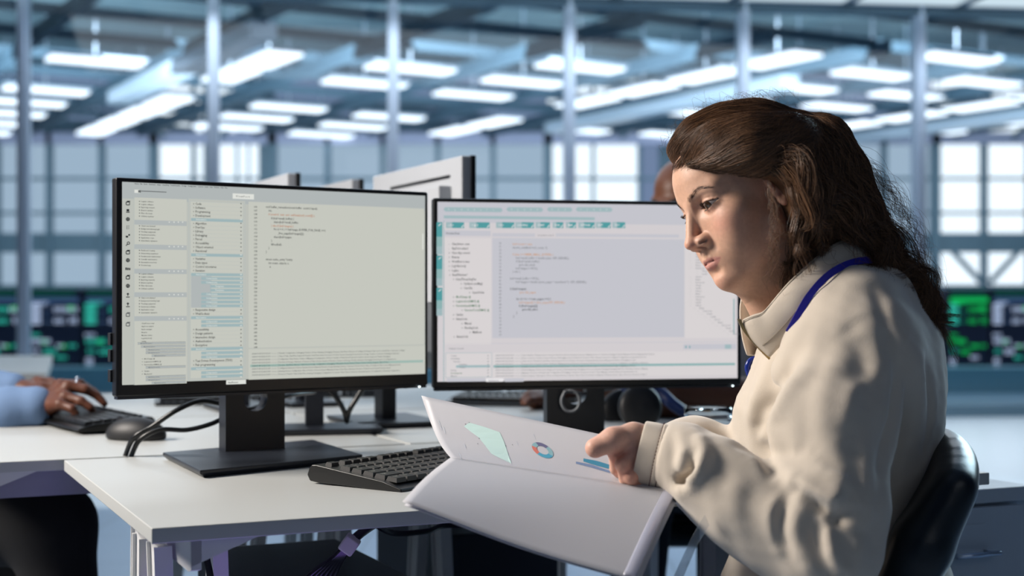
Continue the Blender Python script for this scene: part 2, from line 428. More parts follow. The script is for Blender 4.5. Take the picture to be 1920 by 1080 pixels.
    for i in range(-10, 12):
        for j in range(-7, 7):
            c = o0 + d2 * (i * 3.05 + 1.5) + d1 * (j * 2.4 + 1.2 + (i % 2) * .4); c[2] = HZ - .42
            px = 960 + c[0] / c[1] * FPX
            if not (29.2 < c[1] < 43.0) or not (-90 < px < 2010): continue
            if (i * 7 + j * 3) % 7 == 0: continue
            t = thing('ceiling_lamp', c, 'bright rectangular lamp panel under the roof of the hall behind the glass', 'ceiling light', 'lamp panels under the far hall roof')
            mb = MB(); LW = (1.9, .62) if i % 3 else (.75, 1.9)
            mb.box(c, (*LW, .05), R); mb.build('diffuser', M_LAMP, t)
            mb = MB(); mb.box(c + [0, 0, .06], (LW[0] + .1, LW[1] + .1, .06), R); mb.build('housing', M_MULL, t); n += 1
            mb = MB(); mb.bar(c + [0, 0, .08], c + [0, 0, 2.1], .04, .04); mb.build('hanger_rod', M_MULL, t)
    # pale unlit bars standing in for light strips along the trusses
    for i in (-3, 1, 4):
        c = o0 + d2 * i * 3.05 + [0, 0, HZ - .55]; t = thing('ceiling_light_track', c, 'long pale duct running under the far hall roof', 'duct', 'ducts under the far hall roof')
        mb = MB(); mb.bar(c - d1 * 7, c + d1 * 3, .5, .3); mb.build('duct', mat('pale_track_metal', s2l(190, 208, 225), rough=.35, metal=.3), t)
    # ---- server racks with glowing dashboards
    YS = 20.0; cols = {'g': emis('dashboard_green', s2l(20, 190, 90), .95), 't': emis('dashboard_teal', s2l(60, 205, 180), .95), 'w': emis('dashboard_white', s2l(190, 205, 235), 1.0), 'd': emis('dashboard_dim_blue', s2l(60, 84, 120), .9), 'n': emis('dashboard_dim_green', s2l(20, 110, 90), .9)}
    M_RACK = mat('rack_dark_blue', s2l(36, 42, 66), rough=.4)
    S_ = lambda px: (px - 960) * YS / FPX
    SZ = lambda py: EYE - (py - HORZ) * YS / FPX
    colx = [(-50, 42, 'd'), (56, 148, 'w'), (160, 252, 't'), (264, 356, 't'), (1662, 1752, 't'), (1780, 1852, 'g'), (1862, 1934, 'w'), (1944, 2016, 't')]
    rr = random.Random(5)
    for ci, (x0, x1, main) in enumerate(colx):
        side = 'left' if x0 < 900 else 'right'
        nm = {0: 'server cabinet with pale bars at the far left edge', 1: 'server cabinet with white and green dashboard left of the monitors', 2: 'server cabinet with teal dashboard just left of the monitors', 3: 'server cabinet with teal dashboard mostly behind the left monitor', 4: 'server cabinet glowing teal behind the woman\'s hair', 5: 'server cabinet with bright green dashboard right of the woman', 6: 'server cabinet with white dashboard near the right edge', 7: 'server cabinet with teal dashboard cut by the right edge'}[ci]
        t = thing('server_cabinet', (S_((x0 + x1) / 2), YS + .4, -.12), nm, 'server cabinet', None)
        mb = MB(); mb.box((S_((x0 + x1) / 2), YS + .4, (SZ(541) - .12) / 2), (S_(x1) - S_(x0) + .05, .8, SZ(541) + .12)); mb.build('cabinet', M_RACK, t, bev=.01)
        sc = MB(); keys = list(cols)
        def cell(u0, u1, y0, y1, k):
            X0, X1 = S_(x0 + (x1 - x0) * u0), S_(x0 + (x1 - x0) * u1)
            sc.box(((X0 + X1) / 2, YS - .012, (SZ(y0) + SZ(y1)) / 2), (abs(X1 - X0), .02, abs(SZ(y0) - SZ(y1))), None, keys.index(k))
        def dots(u0, u1, y0, y1, k):
            y = y0
            while y < y1:
                u = u0
                while u < u1 - .01: cell(u, min(u + .055, u1), y, min(y + 3.2, y1), k); u += .085
                y += 5.2
        cell(.02, .95, 544, 546, 'n'); cell(.05, .9, 553, 555, 'n'); cell(.02, 1, 558, 567, 'g' if main == 'g' else 'd')
        for r_ in range(5):
            y = 570 + r_ * 8
            cell(.0, .22, y, y + 5, 't' if main != 'w' else 'w'); 
            if r_ % 2 == 0: cell(.25, .45, y, y + 3, 'd' if main != 'g' else 'n')
        for (u0, u1, y0, y1) in ((.5, .72, 576, 586), (.75, .97, 576, 586), (.5, .7, 598, 606), (.82, .97, 596, 607), (.08, .36, 566, 573)):
            dots(u0, u1, y0, y1, rr.choice([main if main != 'd' else 'w', 'w', 't']) if main != 'g' else rr.choice('ggw'))
        cell(.78, .9, 574, 582, 'g')
        for (u0, u1, y0, y1) in ((.0, .2, 626, 632), (.02, .45, 636, 644), (.05, .2, 656, 662), (.3, .55, 655, 664), (.55, .7, 646, 652), (.8, .98, 646, 652), (.55, .75, 668, 674)):
            dots(u0, u1, y0, y1, rr.choice(['t', 'w', main if main != 'd' else 't']))
        cell(.25, .35, 638, 644, 'g'); cell(.62, .74, 647, 652, 'g')
        for y in (672, 678, 685): cell(.02, .15, y, y + 3, 'w')
        sc.build('dashboard', [cols[k] for k in keys], t)
    # plinth and low bench between the racks and the glass
    mb = MB(); mb.box((0, 17.2, .0), (30, .5, .35)); t = tag(mb.build('low_bench', mat('teal_grey_laminate', s2l(110, 160, 178), rough=.3)), 'long low teal grey bench running across the hall behind the glass', 'bench')
# ================================================================ desks, monitors and what lies on them
DO = np.array([-.408, 1.61, 0]); DU = np.array([math.cos(math.radians(24.7)), math.sin(math.radians(24.7)), 0]); DV = np.array([-DU[1], DU[0], 0])
DR = np.stack([DU, DV, [0, 0, 1]], 1); TOPZ = .74
def D(u, v, z=TOPZ): return DO + DU * u + DV * v + np.array([0, 0, z])
M_DESK = mat('white_laminate', s2l(176, 178, 176), rough=.38, spec=.4)
M_WMETAL = mat('white_powder_coat', s2l(205, 205, 205), rough=.45)
M_DKPL = mat('monitor_black', s2l(20, 21, 24), rough=.35)
M_GREYPL = mat('stand_dark_grey', s2l(30, 34, 42), rough=.38)
M_SILVER = mat('monitor_back_silver', s2l(172, 176, 182), rough=.45)
M_KEY = mat('key_black', s2l(20, 21, 23), rough=.45)
M_KBODY = mat('keyboard_black', s2l(12, 13, 14), rough=.32)
M_CABLE = mat('cable_black', s2l(16, 18, 20), rough=.3)
M_GREYC = mat('cable_grey', s2l(120, 124, 130), rough=.4)
M_LEGEND = mat('key_legend', s2l(150, 150, 140), rough=.6)
M_PAPER = None
def desk(name, u0, u1, v0, v1, label, legs, group=None):
    c = D((u0 + u1) / 2, (v0 + v1) / 2, 0); t = thing(name, c, label, 'desk', group)
    mb = MB(); mb.box(D((u0 + u1) / 2, (v0 + v1) / 2, TOPZ - .009), (u1 - u0, v1 - v0, .018), DR); mb.build('tabletop', M_DESK, t, bev=.0015)
    for lu in legs:
        mb = MB()
        rail = [D(lu, v0 + .015, .722), D(lu, v0 + .015, .686), D(lu, v0 + .03, .682), D(lu, v1 - .05, .682), D(lu, v1 - .02, .722)]
        mb.prism(rail, DU * .012); mb.prism([D(lu, v0 + .015, .722), D(lu + .085, v0 + .015, .722), D(lu, v0 + .015, .690)], DV * .004)
        mb.build('rail', M_WMETAL, t)
        sgn = 1 if lu < (u0 + u1) / 2 else -1
        for va, vb, uu in ((v0 + .20, v0 + .34, lu - .02 * sgn), (v0 + .13, v0 + .10, lu - .015 * sgn), (v0 + .50, v0 + .66, lu + .03 * sgn), (v0 + .42, v0 + .40, lu + .12 * sgn)):
            mb = MB(); a = D(uu, va, .70); b = D(uu + .02 * sgn, vb, 0.0); ctr = (a + b) / 2
            mb.bar(a, b, .045, .012, DU); 
            for s_ in (-1, 1): mb.bar(a + DV * s_ * .0235, b + DV * s_ * .0235, .004, .022, DU)
            mb.build('leg', M_WMETAL, t)
    return t
def plate_hole(mb, c, ex, ez, ey, w, h, th, hc, r, mi=0):
    """upright plate w*h centred at c with a round hole at offset hc"""
    n = 32; V = []; 
    for s_ in (-.5, .5):
        for k in range(n):
            a = 2 * PI * k / n; V.append(c + ex * (hc[0] + r * math.cos(a)) + ez * (hc[1] + r * math.sin(a)) + ey * th * s_)
        for k in range(n):
            a = 2 * PI * k / n; dx, dz = math.cos(a), math.sin(a)
            tx = ((w / 2 if dx > 0 else -w / 2) - hc[0]) / dx if abs(dx) > 1e-6 else 1e9; tz = ((h / 2 if dz > 0 else -h / 2) - hc[1]) / dz if abs(dz) > 1e-6 else 1e9
            q = min(tx, tz); V.append(c + ex * (hc[0] + dx * q) + ez * (hc[1] + dz * q) + ey * th * s_)
    for cx_, cz_ in ((-1, -1), (1, -1), (1, 1), (-1, 1)):   # snap the nearest rim point to each corner
        p = c + ex * w / 2 * cx_ + ez * h / 2 * cz_
        for base, s_ in ((n, -.5), (3 * n, .5)):
            pp = p + ey * th * s_; k = min(range(n), key=lambda k: np.linalg.norm(V[base + k] - pp)); V[base + k] = pp
    F = []
    for k in range(n):
        k2 = (k + 1) % n
        F += [[k, k2, n + k2, n + k], [2 * n + k2, 2 * n + k, 3 * n + k, 3 * n + k2], [k2, k, 2 * n + k, 2 * n + k2], [n + k, n + k2, 3 * n + k2, 3 * n + k]]
    mb.add(V, F, mi)
def monitor(name, a, b, z0, z1, label, base_corners=None, col_c=None, silver=False, th=.022, ports=False, group=None, colw=.104, hole=True):
    """a, b: ground positions of the left and right edge of the panel front as the viewer of the screen sees them"""
    a = np.array([*a, 0.]); b = np.array([*b, 0.]); ex = (b - a); Wd = np.linalg.norm(ex); ex /= Wd; ez = np.array([0, 0, 1.]); ey = np.cross(ez, ex)   # ey points away from the viewer
    c = (a + b) / 2; H = z1 - z0; R = np.stack([ex, ey, ez], 1); t = thing(name, c + [0, 0, TOPZ], label, 'monitor', group)
    cz = (z0 + z1) / 2
    mb = MB(); mb.box(c + ey * th / 2 + [0, 0, cz], (Wd, th, H), R); mb.box(c + ey * (th + .012) + [0, 0, cz - .01], (Wd * .8, .03, H * .72), R); 
    if silver:
        mb.build('housing', M_SILVER, t, bev=.003); 
        m2 = MB(); m2.box(c + ey * (-.003) + [0, 0, cz], (Wd + .003, .012, H + .003), R); m2.build('bezel', M_DKPL, t, bev=.002)
        m2 = MB(); m2.box(c - ex * Wd * .06 + ey * (th + .0005) + [0, 0, z1 - .036], (Wd * .66, .002, .006), R); m2.build('vent_slot', M_DKPL, t)
    else: mb.build('housing', M_DKPL, t, bev=.003)
    if col_c is not None:
        cc = np.array([*col_c, 0.]); zt = z0 + .13; mb = MB()
        cc0 = cc + [0, 0, (TOPZ + .012 + zt) / 2]
        if hole: plate_hole(mb, cc0, ex, ez, ey, colw, zt - TOPZ - .012, .028, (0.0, (z0 - .018) - cc0[2]), .021)
        else: mb.box(cc0, (colw, .03, zt - TOPZ - .012), R)
        mb.box(c + ey * (th + .03) + [0, 0, z0 + .12], (.1, .04, .1), R)
        mb.build('stand_column', M_GREYPL, t)
    if base_corners is not None:
        mb = MB(); q = [np.array([*p, TOPZ + .004]) for p in base_corners]; m_ = sum(q) / 4; lo = [m_ + (p - m_) * .95 + [0, 0, -.0038] for p in q]; hi = [p + [0, 0, .008] for p in q]
        V = lo + [p + [0, 0, .003] for p in q] + hi; F = [[0, 1, 2, 3], [11, 10, 9, 8]] + [[r * 4 + k, r * 4 + (k + 1) % 4, (r + 1) * 4 + (k + 1) % 4, (r + 1) * 4 + k] for r in (0, 1) for k in range(4)]
        mb.add(V, F); o = mb.build('stand_base', M_GREYPL, t); bm = bmesh.new(); bm.from_mesh(o.data); bmesh.ops.recalc_face_normals(bm, faces=bm.faces); bm.to_mesh(o.data); bm.free(); bevel(o, .0015)
    return t, (c, ex, ey, ez, R, Wd, H)
def oriented_base(c, ex, ey, w, d): return [(c + ex * sx * w / 2 + ey * sy * d / 2)[:2] for sx, sy in ((-1, -1), (1, -1), (1, 1), (-1, 1))]

def text_mesh(items):
    """items: (string, origin, xdir, ydir, height, material index[, stretch]); returns one MB"""
    mb = MB(); dg = None
    for it in items:
        s_, o_, xd, yd, h, mi = it[:6]; st_ = it[6] if len(it) > 6 else 1.0
        if not s_.strip(): continue
        key = s_
        if key not in _TXT:
            cu = bpy.data.curves.new('txt', 'FONT'); cu.body = s_; cu.size = 1.0; cu.resolution_u = 1; cu.offset = .014
            ob = bpy.data.objects.new('txt', cu); C.objects.link(ob); dg = bpy.context.evaluated_depsgraph_get(); me = bpy.data.meshes.new_from_object(ob.evaluated_get(dg))
            _TXT[key] = (np.array([v.co[:] for v in me.vertices]).reshape(-1, 3), [list(p.vertices) for p in me.polygons])
            bpy.data.objects.remove(ob); bpy.data.curves.remove(cu); bpy.data.meshes.remove(me)
        V, F = _TXT[key]
        if len(V) == 0: continue
        mb.add(np.asarray(o_) + V[:, :1] * h * 1.4 * st_ * np.asarray(xd) + V[:, 1:2] * h * 1.4 * np.asarray(yd), F, mi)
    return mb
_TXT = {}
class Screen:
    """draws on a screen plane; x, y are read off the photograph at the left end of each item"""
    def __init__(s, fr, inset=(.006, .006, .006, .015)):
        s.c, s.ex, s.ey, s.ez, s.R, s.W, s.H = fr; s.z0 = None; s.items = []; s.mb = MB(); s.n = s.ey; s.p0 = s.c - s.ey * .0006
    def st(s, px, py):
        h = hit(px, py, s.p0, s.n); return (h - s.c) @ s.ex, h[2]
    def pt(s, a, z, L): return s.p0 + s.ex * a + np.array([0, 0, z]) - s.ey * (.0002 * L)
    def rect(s, x0, y0, x1, y1, mi, L=1):
        a0, za = s.st(x0, y0); _, zb = s.st(x0, y1); a1, _ = s.st(x1, y0)
        s.mb.quad(s.pt(a0, zb, L), s.pt(a1, zb, L), s.pt(a1, za, L), s.pt(a0, za, L), mi)
    def text(s, x, y, h, t, mi, L=4, st_=1.0):
        a, z = s.st(x, y); _, z2 = s.st(x, y - h); s.items.append((t, s.pt(a, z, L), s.ex, s.ez, z2 - z, mi, st_))
    def line(s, x0, y0, x1, y1, w, mi, L=3):
        a0, za = s.st(x0, y0); a1, zb = s.st(x1, y1); p, q = s.pt(a0, za, L), s.pt(a1, zb, L); d = (q - p) / np.linalg.norm(q - p); nn = np.cross(d, s.ey) * w * .0008
        s.mb.quad(p - nn, q - nn, q + nn, p + nn, mi)
def logtext(k, n):
    r = random.Random(k); wds = 'Server Configuration Task StartTime Class Device Mapping Function Session Request Protocol Network Transfer Connector Deployed Version Debugging Storage Running Configured'.split()
    s_ = '2024-09-08 02:02:03,000  ---------  [ '
    while len(s_) < n: s_ += r.choice(wds) + r.choice([' ', ' | ', ', ', ' ', ' of '])
    return s_[:n]
def fill_left_screen(fr, t):
    S = Screen(fr); cols = [(188, 191, 184), (197, 199, 190), (158, 180, 183), (40, 44, 46), (176, 182, 182), (186, 122, 88), (222, 224, 218), (158, 184, 176), (100, 104, 104), (180, 188, 186)]
    M = [emis('left_screen_%s' % n_, s2l(*c_), 1.0) for n_, c_ in zip('base panel bar ink header orange white green grey border'.split(), cols)]
    S.rect(229, 338, 798, 720, 0, 0) if False else None
    a0 = -S.W / 2 + .0085; a1 = S.W / 2 - .0065; zt = 1.1794 - .0065; zb = .8545 + .020
    S.mb.quad(S.pt(a0, zb, .5), S.pt(a1, zb, .5), S.pt(a1, zt, .5), S.pt(a0, zt, .5), 0)
    S.mb.quad(S.pt(a0, zt - .026, .8), S.pt(a1, zt - .026, .8), S.pt(a1, zt, .8), S.pt(a0, zt, .8), 4)
    S.text(252, 345.5, 2.6, 'Home   File   Insert   Parameter   Adapt   Scheduling   Transformation   Storage   Configuration   Controls   Insert   View   Website   Help   Files', 3, st_=.86)
    S.rect(252, 355.5, 262, 361.5, 6); S.rect(264, 357.5, 312, 359, 8); S.rect(259, 356.5, 264, 361, 8, 2)
    S.rect(436, 362.5, 476, 372.5, 6, 2); S.text(442, 369.5, 3.4, 'V i e w P o r t', 3)
    S.rect(229, 372, 251, 722, 0, 1); S.rect(251, 370, 251.8, 722, 9, 2)
    for k, y in enumerate((381, 395, 411, 426, 442, 457, 473, 488, 504, 520, 536, 553, 571, 590, 608)):
        x = 239.5; r = 3.2; q = lambda a, b, c_, d_: S.line(x + a, y + b, x + c_, y + d_, .8, 3 if k < 13 else 8)
        if k in (0, 6, 9, 13, 14): q(-r, -r + 1, r, -r + 1); q(r, -r + 1, r, r); q(r, r, -r, r); q(-r, r, -r, -r + 1); q(-r + 1.5, -r - .5, r + 1.2, -r - .5)
        elif k == 1: S.rect(x - 2.5, y - 3, x + 2.5, y + 1.5, 3, 3); q(-3.5, 3, 3.5, 3)
        elif k in (2, 7, 10): 
            for aa in range(8):
                b0, b1 = aa * PI / 4, (aa + 1) * PI / 4; q(r * math.cos(b0), r * math.sin(b0), r * math.cos(b1), r * math.sin(b1))
            q(-r, 0, r, 0); q(0, -r, 0, r)
        elif k == 3: [S.rect(x - 2.5, y - 3 + j * 2.6, x - 1, y - 1.6 + j * 2.6, 3, 3) or S.rect(x + .2, y - 3 + j * 2.6, x + 2.6, y - 2 + j * 2.6, 8, 3) for j in range(3)]
        elif k == 4: S.rect(x - 4, y, x + .5, y + 3.4, 3, 3); S.rect(x + 1, y - 3, x + 4, y, 3, 3)
        elif k == 5:
            for aa in range(8):
                b0, b1 = aa * PI / 4, (aa + 1) * PI / 4; q(1 + 2.4 * math.cos(b0), -1 + 2.4 * math.sin(b0), 1 + 2.4 * math.cos(b1), -1 + 2.4 * math.sin(b1))
            q(-.8, 1, -3.6, 3.8)
        elif k == 8: [S.rect(x - 4.5 + j * 3.3, y - 2.5 + .4 * j, x - 2 + j * 3.3, y + 2.5, 3, 3) for j in range(3)]
        else: q(-3.5, 4, 3.5, 4); q(0, -3.5, 0, 2); q(-2, -1, 0, -3.5); q(2, -1, 0, -3.5)
    # first list
    S.rect(252, 370, 350, 722, 1, 1)
    names = ['Logistic software', 'Quantitative dynamics', 'Filter discovery', 'Scientific mathematics', 'Tracking equipment', 'Logistic software', 'Dashboard routing', 'Software updates', 'Executable resources', 'Functional variables', 'Exploring research', 'Networking equipment', 'Classroom demand', 'Frontend app', 'Application scope', 'Binaries updates', 'Fundamental requirements', 'Background drawing logic']
    k = 0
    for y0 in (377.5, 423.5, 469.5, 513.5, 558.5):
        for j in range(6):
            S.text(264, y0 + j * 5.55 + 1.2, 2.5, names[k % len(names)], 3, st_=1.0); S.rect(260.5, y0 + j * 5.55 - 1, 262, y0 + j * 5.55 + .8, 3, 3); k += 5
        S.rect(252, y0 + 34.5, 350, y0 + 43.5, 4, 2)
        for xx in (316, 325, 333, 341): S.rect(xx, y0 + 38, xx + 2.2, y0 + 40, 6, 3)
    for j, n_ in enumerate(['ClassDrivers view', 'AppForm wizard', 'Radio manager', 'Binaries', 'Machine device', 'LogUtils.Sort()', 'Listing']): S.text(265, 607.5 + 5.6 * j, 2.4, n_, 3)
    for j, (ix, y) in enumerate([(258, 642), (264, 648), (273, 654), (273, 659.5), (284, 665), (273, 687), (273, 705), (273, 710.5), (284, 716)]):
        S.rect(ix, y, 348, y + 3.8, 4, 2); S.rect(ix, y, 348, y + .5, 8, 3); S.rect(ix, y + 3.5, 348, y + 3.9, 8, 3); S.text(ix + 5, y + 3, 2, 'Mechanical options', 8)
    for j, (x, y, n_) in enumerate([(270, 674, 'ModChange @'), (270, 679.5, 'LogisticsSort(NM03) @'), (270, 685, 'FunctionInput(NM03) @'), (270, 697, 'Update'), (270, 702.5, 'Mechanical')]): S.text(x, y, 2.4, n_, 3); S.rect(x - 4, y - 1.6, x - 2.8, y - .6, 3, 3)
    # second list
    S.rect(353, 372, 460, 714, 9, 1); S.rect(354, 373, 459, 713, 0, 2); S.rect(356.5, 377, 456, 710, 9, 2.2); S.rect(357.2, 377.7, 455.3, 709.3, 1, 2.4)
    rows = ['Code', 'Software', 'Programming', 'Development', 0, 'Algorithm', 'DevOps', 'Library', 'Debugging', 'Parcel', 'Accessibility', 'Object oriented', 'Functional', 0, 'Variables', 'Data types', 'Control structures', 'Iteration', 0, 1, 1, 2, 2, 1, 1, 1, 1, 'Responsive design', 'WebSockets', 0, 1, 1, 'Accessibility', 'Design patterns', 'Interaction design', 'Authentication', 'Encryption', 0, 1, 1, 'Test Driven Development (TDD)', 'Pair programming', 0, 1, 1]
    S.rect(358, 517.5, 396, 577, 4, 2.5)
    for j, r_ in enumerate(rows):
        y = 382 + j * 7.37
        if isinstance(r_, str):
            S.text(366, y + 1.9, 4.2, r_, 3, st_=.92); S.text(361.5, y + 1.6, 3.2, '>', 3); S.rect(450.5, y - .8, 452.5, y + .8, 3, 4); S.rect(358, y + 3.5, 455, y + 3.9, 9, 3)
        else:
            x = (358, 377, 394)[r_]; S.rect(x, y - 2.7, 455, y + 2.7, 2, 3); S.text(x + 9, y + 1.3, 3, ('Automation', 'Components', 'Templates')[r_], 6); S.rect(450, y - .7, 453, y + .9, 6, 4)
    S.rect(424, 713, 461, 721, 6, 2); S.text(427, 718.6, 3.2, 'AppRunner', 3)
    # code
    S.rect(466, 378, 795, 652, 1, 1)
    for j in range(39): S.text(475.5, 389.5 + j * 6.93, 3.6, str(106 + j), 3, st_=.9)
    for x, y, h, s_, m_ in [(498, 389.5, 4, 'void buffer_remember(const buffer  control input);', 3), (503, 396.5, 4, 'int;', 3), (503, 403.5, 4, 'if (control  text  and  setData(text[ count[]) {', 5), (508, 411, 4, 'if (buf->small_buffer) {', 3), (513, 418, 4, 'share(buf->small_buffer;', 3), (508, 425, 4, '} else if (buf->pages) {', 5), (513, 431.5, 4, 'for (i = 0; i < buf->page, BUFFER_FOR_PAGE, i++)', 3), (520, 439, 4, '_free_page(buf->pages[i]);', 3), (513, 446, 4, 'share(buf->pages;', 3), (508, 453, 4, '}', 3), (508, 460, 4, 'kfree(buf);', 3), (503, 467, 4, '}', 3), (498, 474, 4, '}', 3), (498, 488, 4, 'struct cache_entry *entry;', 3), (503, 495, 4, 'int count, objects, n', 3), (505, 502, 4, 'x', 3)]:
        S.text(x, y, h, s_, m_, st_=.92)
    S.rect(791.5, 438, 793.5, 468, 6, 3)
    # log
    S.rect(466, 655, 797, 712, 1, 1)
    S.rect(469, 683.8, 793, 688.6, 7, 2)
    for j in range(8): S.text(472, 664.5 + j * 5.7, 2.6, logtext(j, 215 - (j * 37) % 25), 8 if j != 4 else 3, st_=1.02)
    S.mb.build('screen', M, t)
    text_mesh(S.items).build('screen_lettering', M, t.children[-1] if False else [o for o in bpy.data.objects if o.parent == t and o.name.startswith('screen')][-1])
def fill_right_screen(fr, t):
    S = Screen(fr); cols = [(210, 205, 208), (216, 211, 212), (84, 156, 160), (60, 64, 66), (196, 196, 204), (202, 156, 124), (232, 230, 232), (142, 178, 178), (130, 132, 138), (160, 184, 188), (50, 110, 70)]
    M = [emis('right_screen_%s' % n_, s2l(*c_), 1.0) for n_, c_ in zip('base panel teal ink grey orange white paleteal midgrey pill green'.split(), cols)]
    a0 = -S.W / 2 + .0075; a1 = S.W / 2 - .0075; zt = 1.1715 - .0065; zb = .847 + .0115
    S.mb.quad(S.pt(a0, zb, .5), S.pt(a1, zb, .5), S.pt(a1, zt, .5), S.pt(a0, zt, .5), 0)
    S.mb.quad(S.pt(a0, zt - .035, .8), S.pt(a1, zt - .035, .8), S.pt(a1, zt, .8), S.pt(a0, zt, .8), 4)
    for x0, x1 in ((832, 942), (950, 1018), (1026, 1073), (1080, 1148)):
        S.rect(x0 + 2, 388.5, x1 - 2, 396.5, 9, 2); S.rect(x0, 390.5, x1, 394.5, 9, 2.1); n = int((x1 - x0) / 13)
        for j in range(n): S.text(x0 + 8 + j * 12, 394.6 + .012 * j, 3.2, '*(<+>o/~v'[j % 9], 6)
    S.rect(832, 404, 1115, 409.5, 9, 2)
    for x0, x1, s_ in ((836, 870, 'o D >'), (880, 918, '< @ Z'), (930, 964, '+ X +'), (966, 1001, 'LOOPING'), (1004, 1031, 'START'), (1036, 1056, 'RUN'), (1061, 1080, 'MAP'), (1084, 1115, 'OPTIONS'), (1117, 1145, 'EDIT'), (1148, 1172, 'TEST')):
        S.rect(x0, 416.5, x1, 427.5, 2, 2); S.rect(x0, 416.5, x0 + (x1 - x0) * .35, 427.5, 9, 2.1); S.text(x0 + 4, 424, 4, s_, 6, st_=.8); S.line(x1 - 5, 427, x1 - 1, 422, .8, 6)
    for y0, y1 in ((416.5, 477), (479, 536), (539.5, 592)):
        S.rect(818.5, y0, 829.5, y0 + (y1 - y0) * .45, 2, 2); S.rect(818.5, y0 + (y1 - y0) * .45, 829.5, y0 + (y1 - y0) * .75, 7, 2); S.rect(818.5, y0 + (y1 - y0) * .75, 829.5, y1, 9, 2); S.line(822, y0 + 7, 827, y0 + 3, .8, 6)
    S.rect(831.5, 414, 832.3, 716, 2, 3)
    S.rect(833, 432, 920, 442, 4, 2); S.text(836, 438.8, 3.2, 'FunctionsPack', 3)
    S.rect(923, 437, 1003, 443.5, 4, 2); S.text(1008, 443, 3.2, 'V I E W P O R T', 8); S.rect(1042, 437.5, 1273, 443.5, 4, 2)
    S.rect(834, 446, 921, 646, 1, 2)
    tree = [(847, 'Classdrivers  view', 3), (847, 'AppForm.wizard', 3), (847, 'Open App console', 3), (847, 'Binaries', 3), (847, 'Workflow toolset', 3), (847, 'LogUtils.Sort()', 3), (847, 'Logline', 3), (848, 'ReadWindows*', 3), (855, 'InitedThread.IntgTxt', 3), (869.5, 'Updated.com.Msg()', 3), (869.5, 'User.File', 3), (885, 'Open.Folder', 3), (855, 'ModChange @', 10), (855, 'LogisticsSort(NM03) @', 10), (855, 'FunctionInput(NM03) @', 10), (871, 'FunctionTools(NM03) @', 10), (855, 'Update', 3), (855, 'StatusCode', 3), (871, 'Manual', 3), (871, 'BlockingCode', 3), (886, 'MixBlock', 3), (856, 'BinaryCode', 3)]
    for j, (x, s_, m_) in enumerate(tree):
        y = 459.3 + j * 8.28; S.text(x, y, 4.4, s_, m_, st_=.74); S.text(x - 6, y, 3.4, '>' if j > 1 else '-', 3)
    S.rect(923, 446, 1283, 634, 4, 1.5)
    for j in range(28): S.text(935.5, 458 + j * 6.36, 3.6, str(70 + j), 8, st_=.9)
    for x, y, s_, m_ in [(961, 459.5, 'buf->count = size;', 5), (961, 466, 'atomic_set(&buf->ref_count, 1);', 8), (961, 479, 'if (size <= KMEM_SMALL_BUFFER) {', 5), (967, 485.5, 'buf->small_buffer = kmalloc(size, GFP_KERNEL);', 8), (967, 492, 'if (!buf->small_buffer)', 8), (973, 498.5, 'goto fail_small;', 8), (967, 505, 'buf->pages = NULL;', 8), (961, 511, '} else {', 8), (956, 524, 'buf->small_buffer = NULL;', 8), (967, 530.5, 'buf->pages = kmalloc(num_pages * sizeof(void *), GFP_KERNEL);', 8), (956, 543.5, 'if (!buf->pages)', 3), (974, 550, 'goto fail_pages;', 5), (968, 562.5, 'for (i = 0; i < num_pages; i++) {', 3), (973, 569, 'buf->pages[i] = alloc_page(GFP_KERNEL);', 5), (973, 575.5, 'if (!buf->pages[i])', 3), (979, 582, 'goto fail_alloc;', 3), (968, 588.5, '}', 3), (962, 595, '}', 3)]:
        S.text(x, y, 4.3, s_, m_, st_=.86)
    S.rect(1284, 420, 1378, 634, 1, 1.5)
    for j in range(36):
        y = 440 + j * 5.35; ind = 0 if j < 26 else (j - 25) * 7
        if j in (5, 6, 13, 14): ind = 12
        S.text(1293 + ind, y, 2.6, ': : .', 8); S.text(1304 + ind, y, 2.9, ('Sensors', 'Binary', 'Device.com', 'Thread', 'Log file')[j % 5], 8, st_=.9)
    S.rect(1375, 560, 1376.5, 626, 2, 3)
    S.rect(833, 644, 1380, 645, 4, 2); S.text(842, 655, 3.0, 'Default Console', 8)
    S.rect(1281, 645.5, 1380, 655, 4, 2.2); S.rect(1359, 646, 1371, 654, 9, 3); S.rect(1285, 648.5, 1287, 652.5, 2, 3); S.rect(1292, 648.5, 1294, 652.5, 2, 3)
    S.rect(835.5, 661.5, 922, 708, 9, 1.6); S.rect(836.2, 662.3, 921.4, 707.3, 1, 1.8)
    for j, (ix, s_) in enumerate(((845, 'Create'), (845, 'Scheduling'), (850, 'Runtime'), (861, 'Database'), (861, 'Update'), (845, 'Debug'), (845, 'Development'), (845, 'Manual'))):
        if j == 4: S.rect(855, 685, 919, 689.5, 9, 2)
        S.text(ix, 668.3 + j * 5.45, 2.8, s_, 8 if j != 6 else 10); S.rect(914, 666 + j * 5.45, 916, 667.6 + j * 5.45, 8, 3)
    S.rect(924, 661.5, 1381, 708, 1, 1.6); S.rect(925, 684.8, 1378, 689.3, 7, 2)
    for j in range(8): S.text(929, 667.5 + j * 5.55, 2.6, logtext(j + 20, 215 - (j * 37) % 25), 8 if j != 4 else 3, st_=.95)
    S.rect(838, 710, 910, 716, 4, 2); S.rect(911, 709.5, 944, 716, 6, 2); S.text(916, 714.8, 3, 'AppRunner', 8); S.rect(946, 710, 982, 716, 4, 2)
    scr = S.mb.build('screen', M, t); text_mesh(S.items).build('screen_lettering', M, scr)

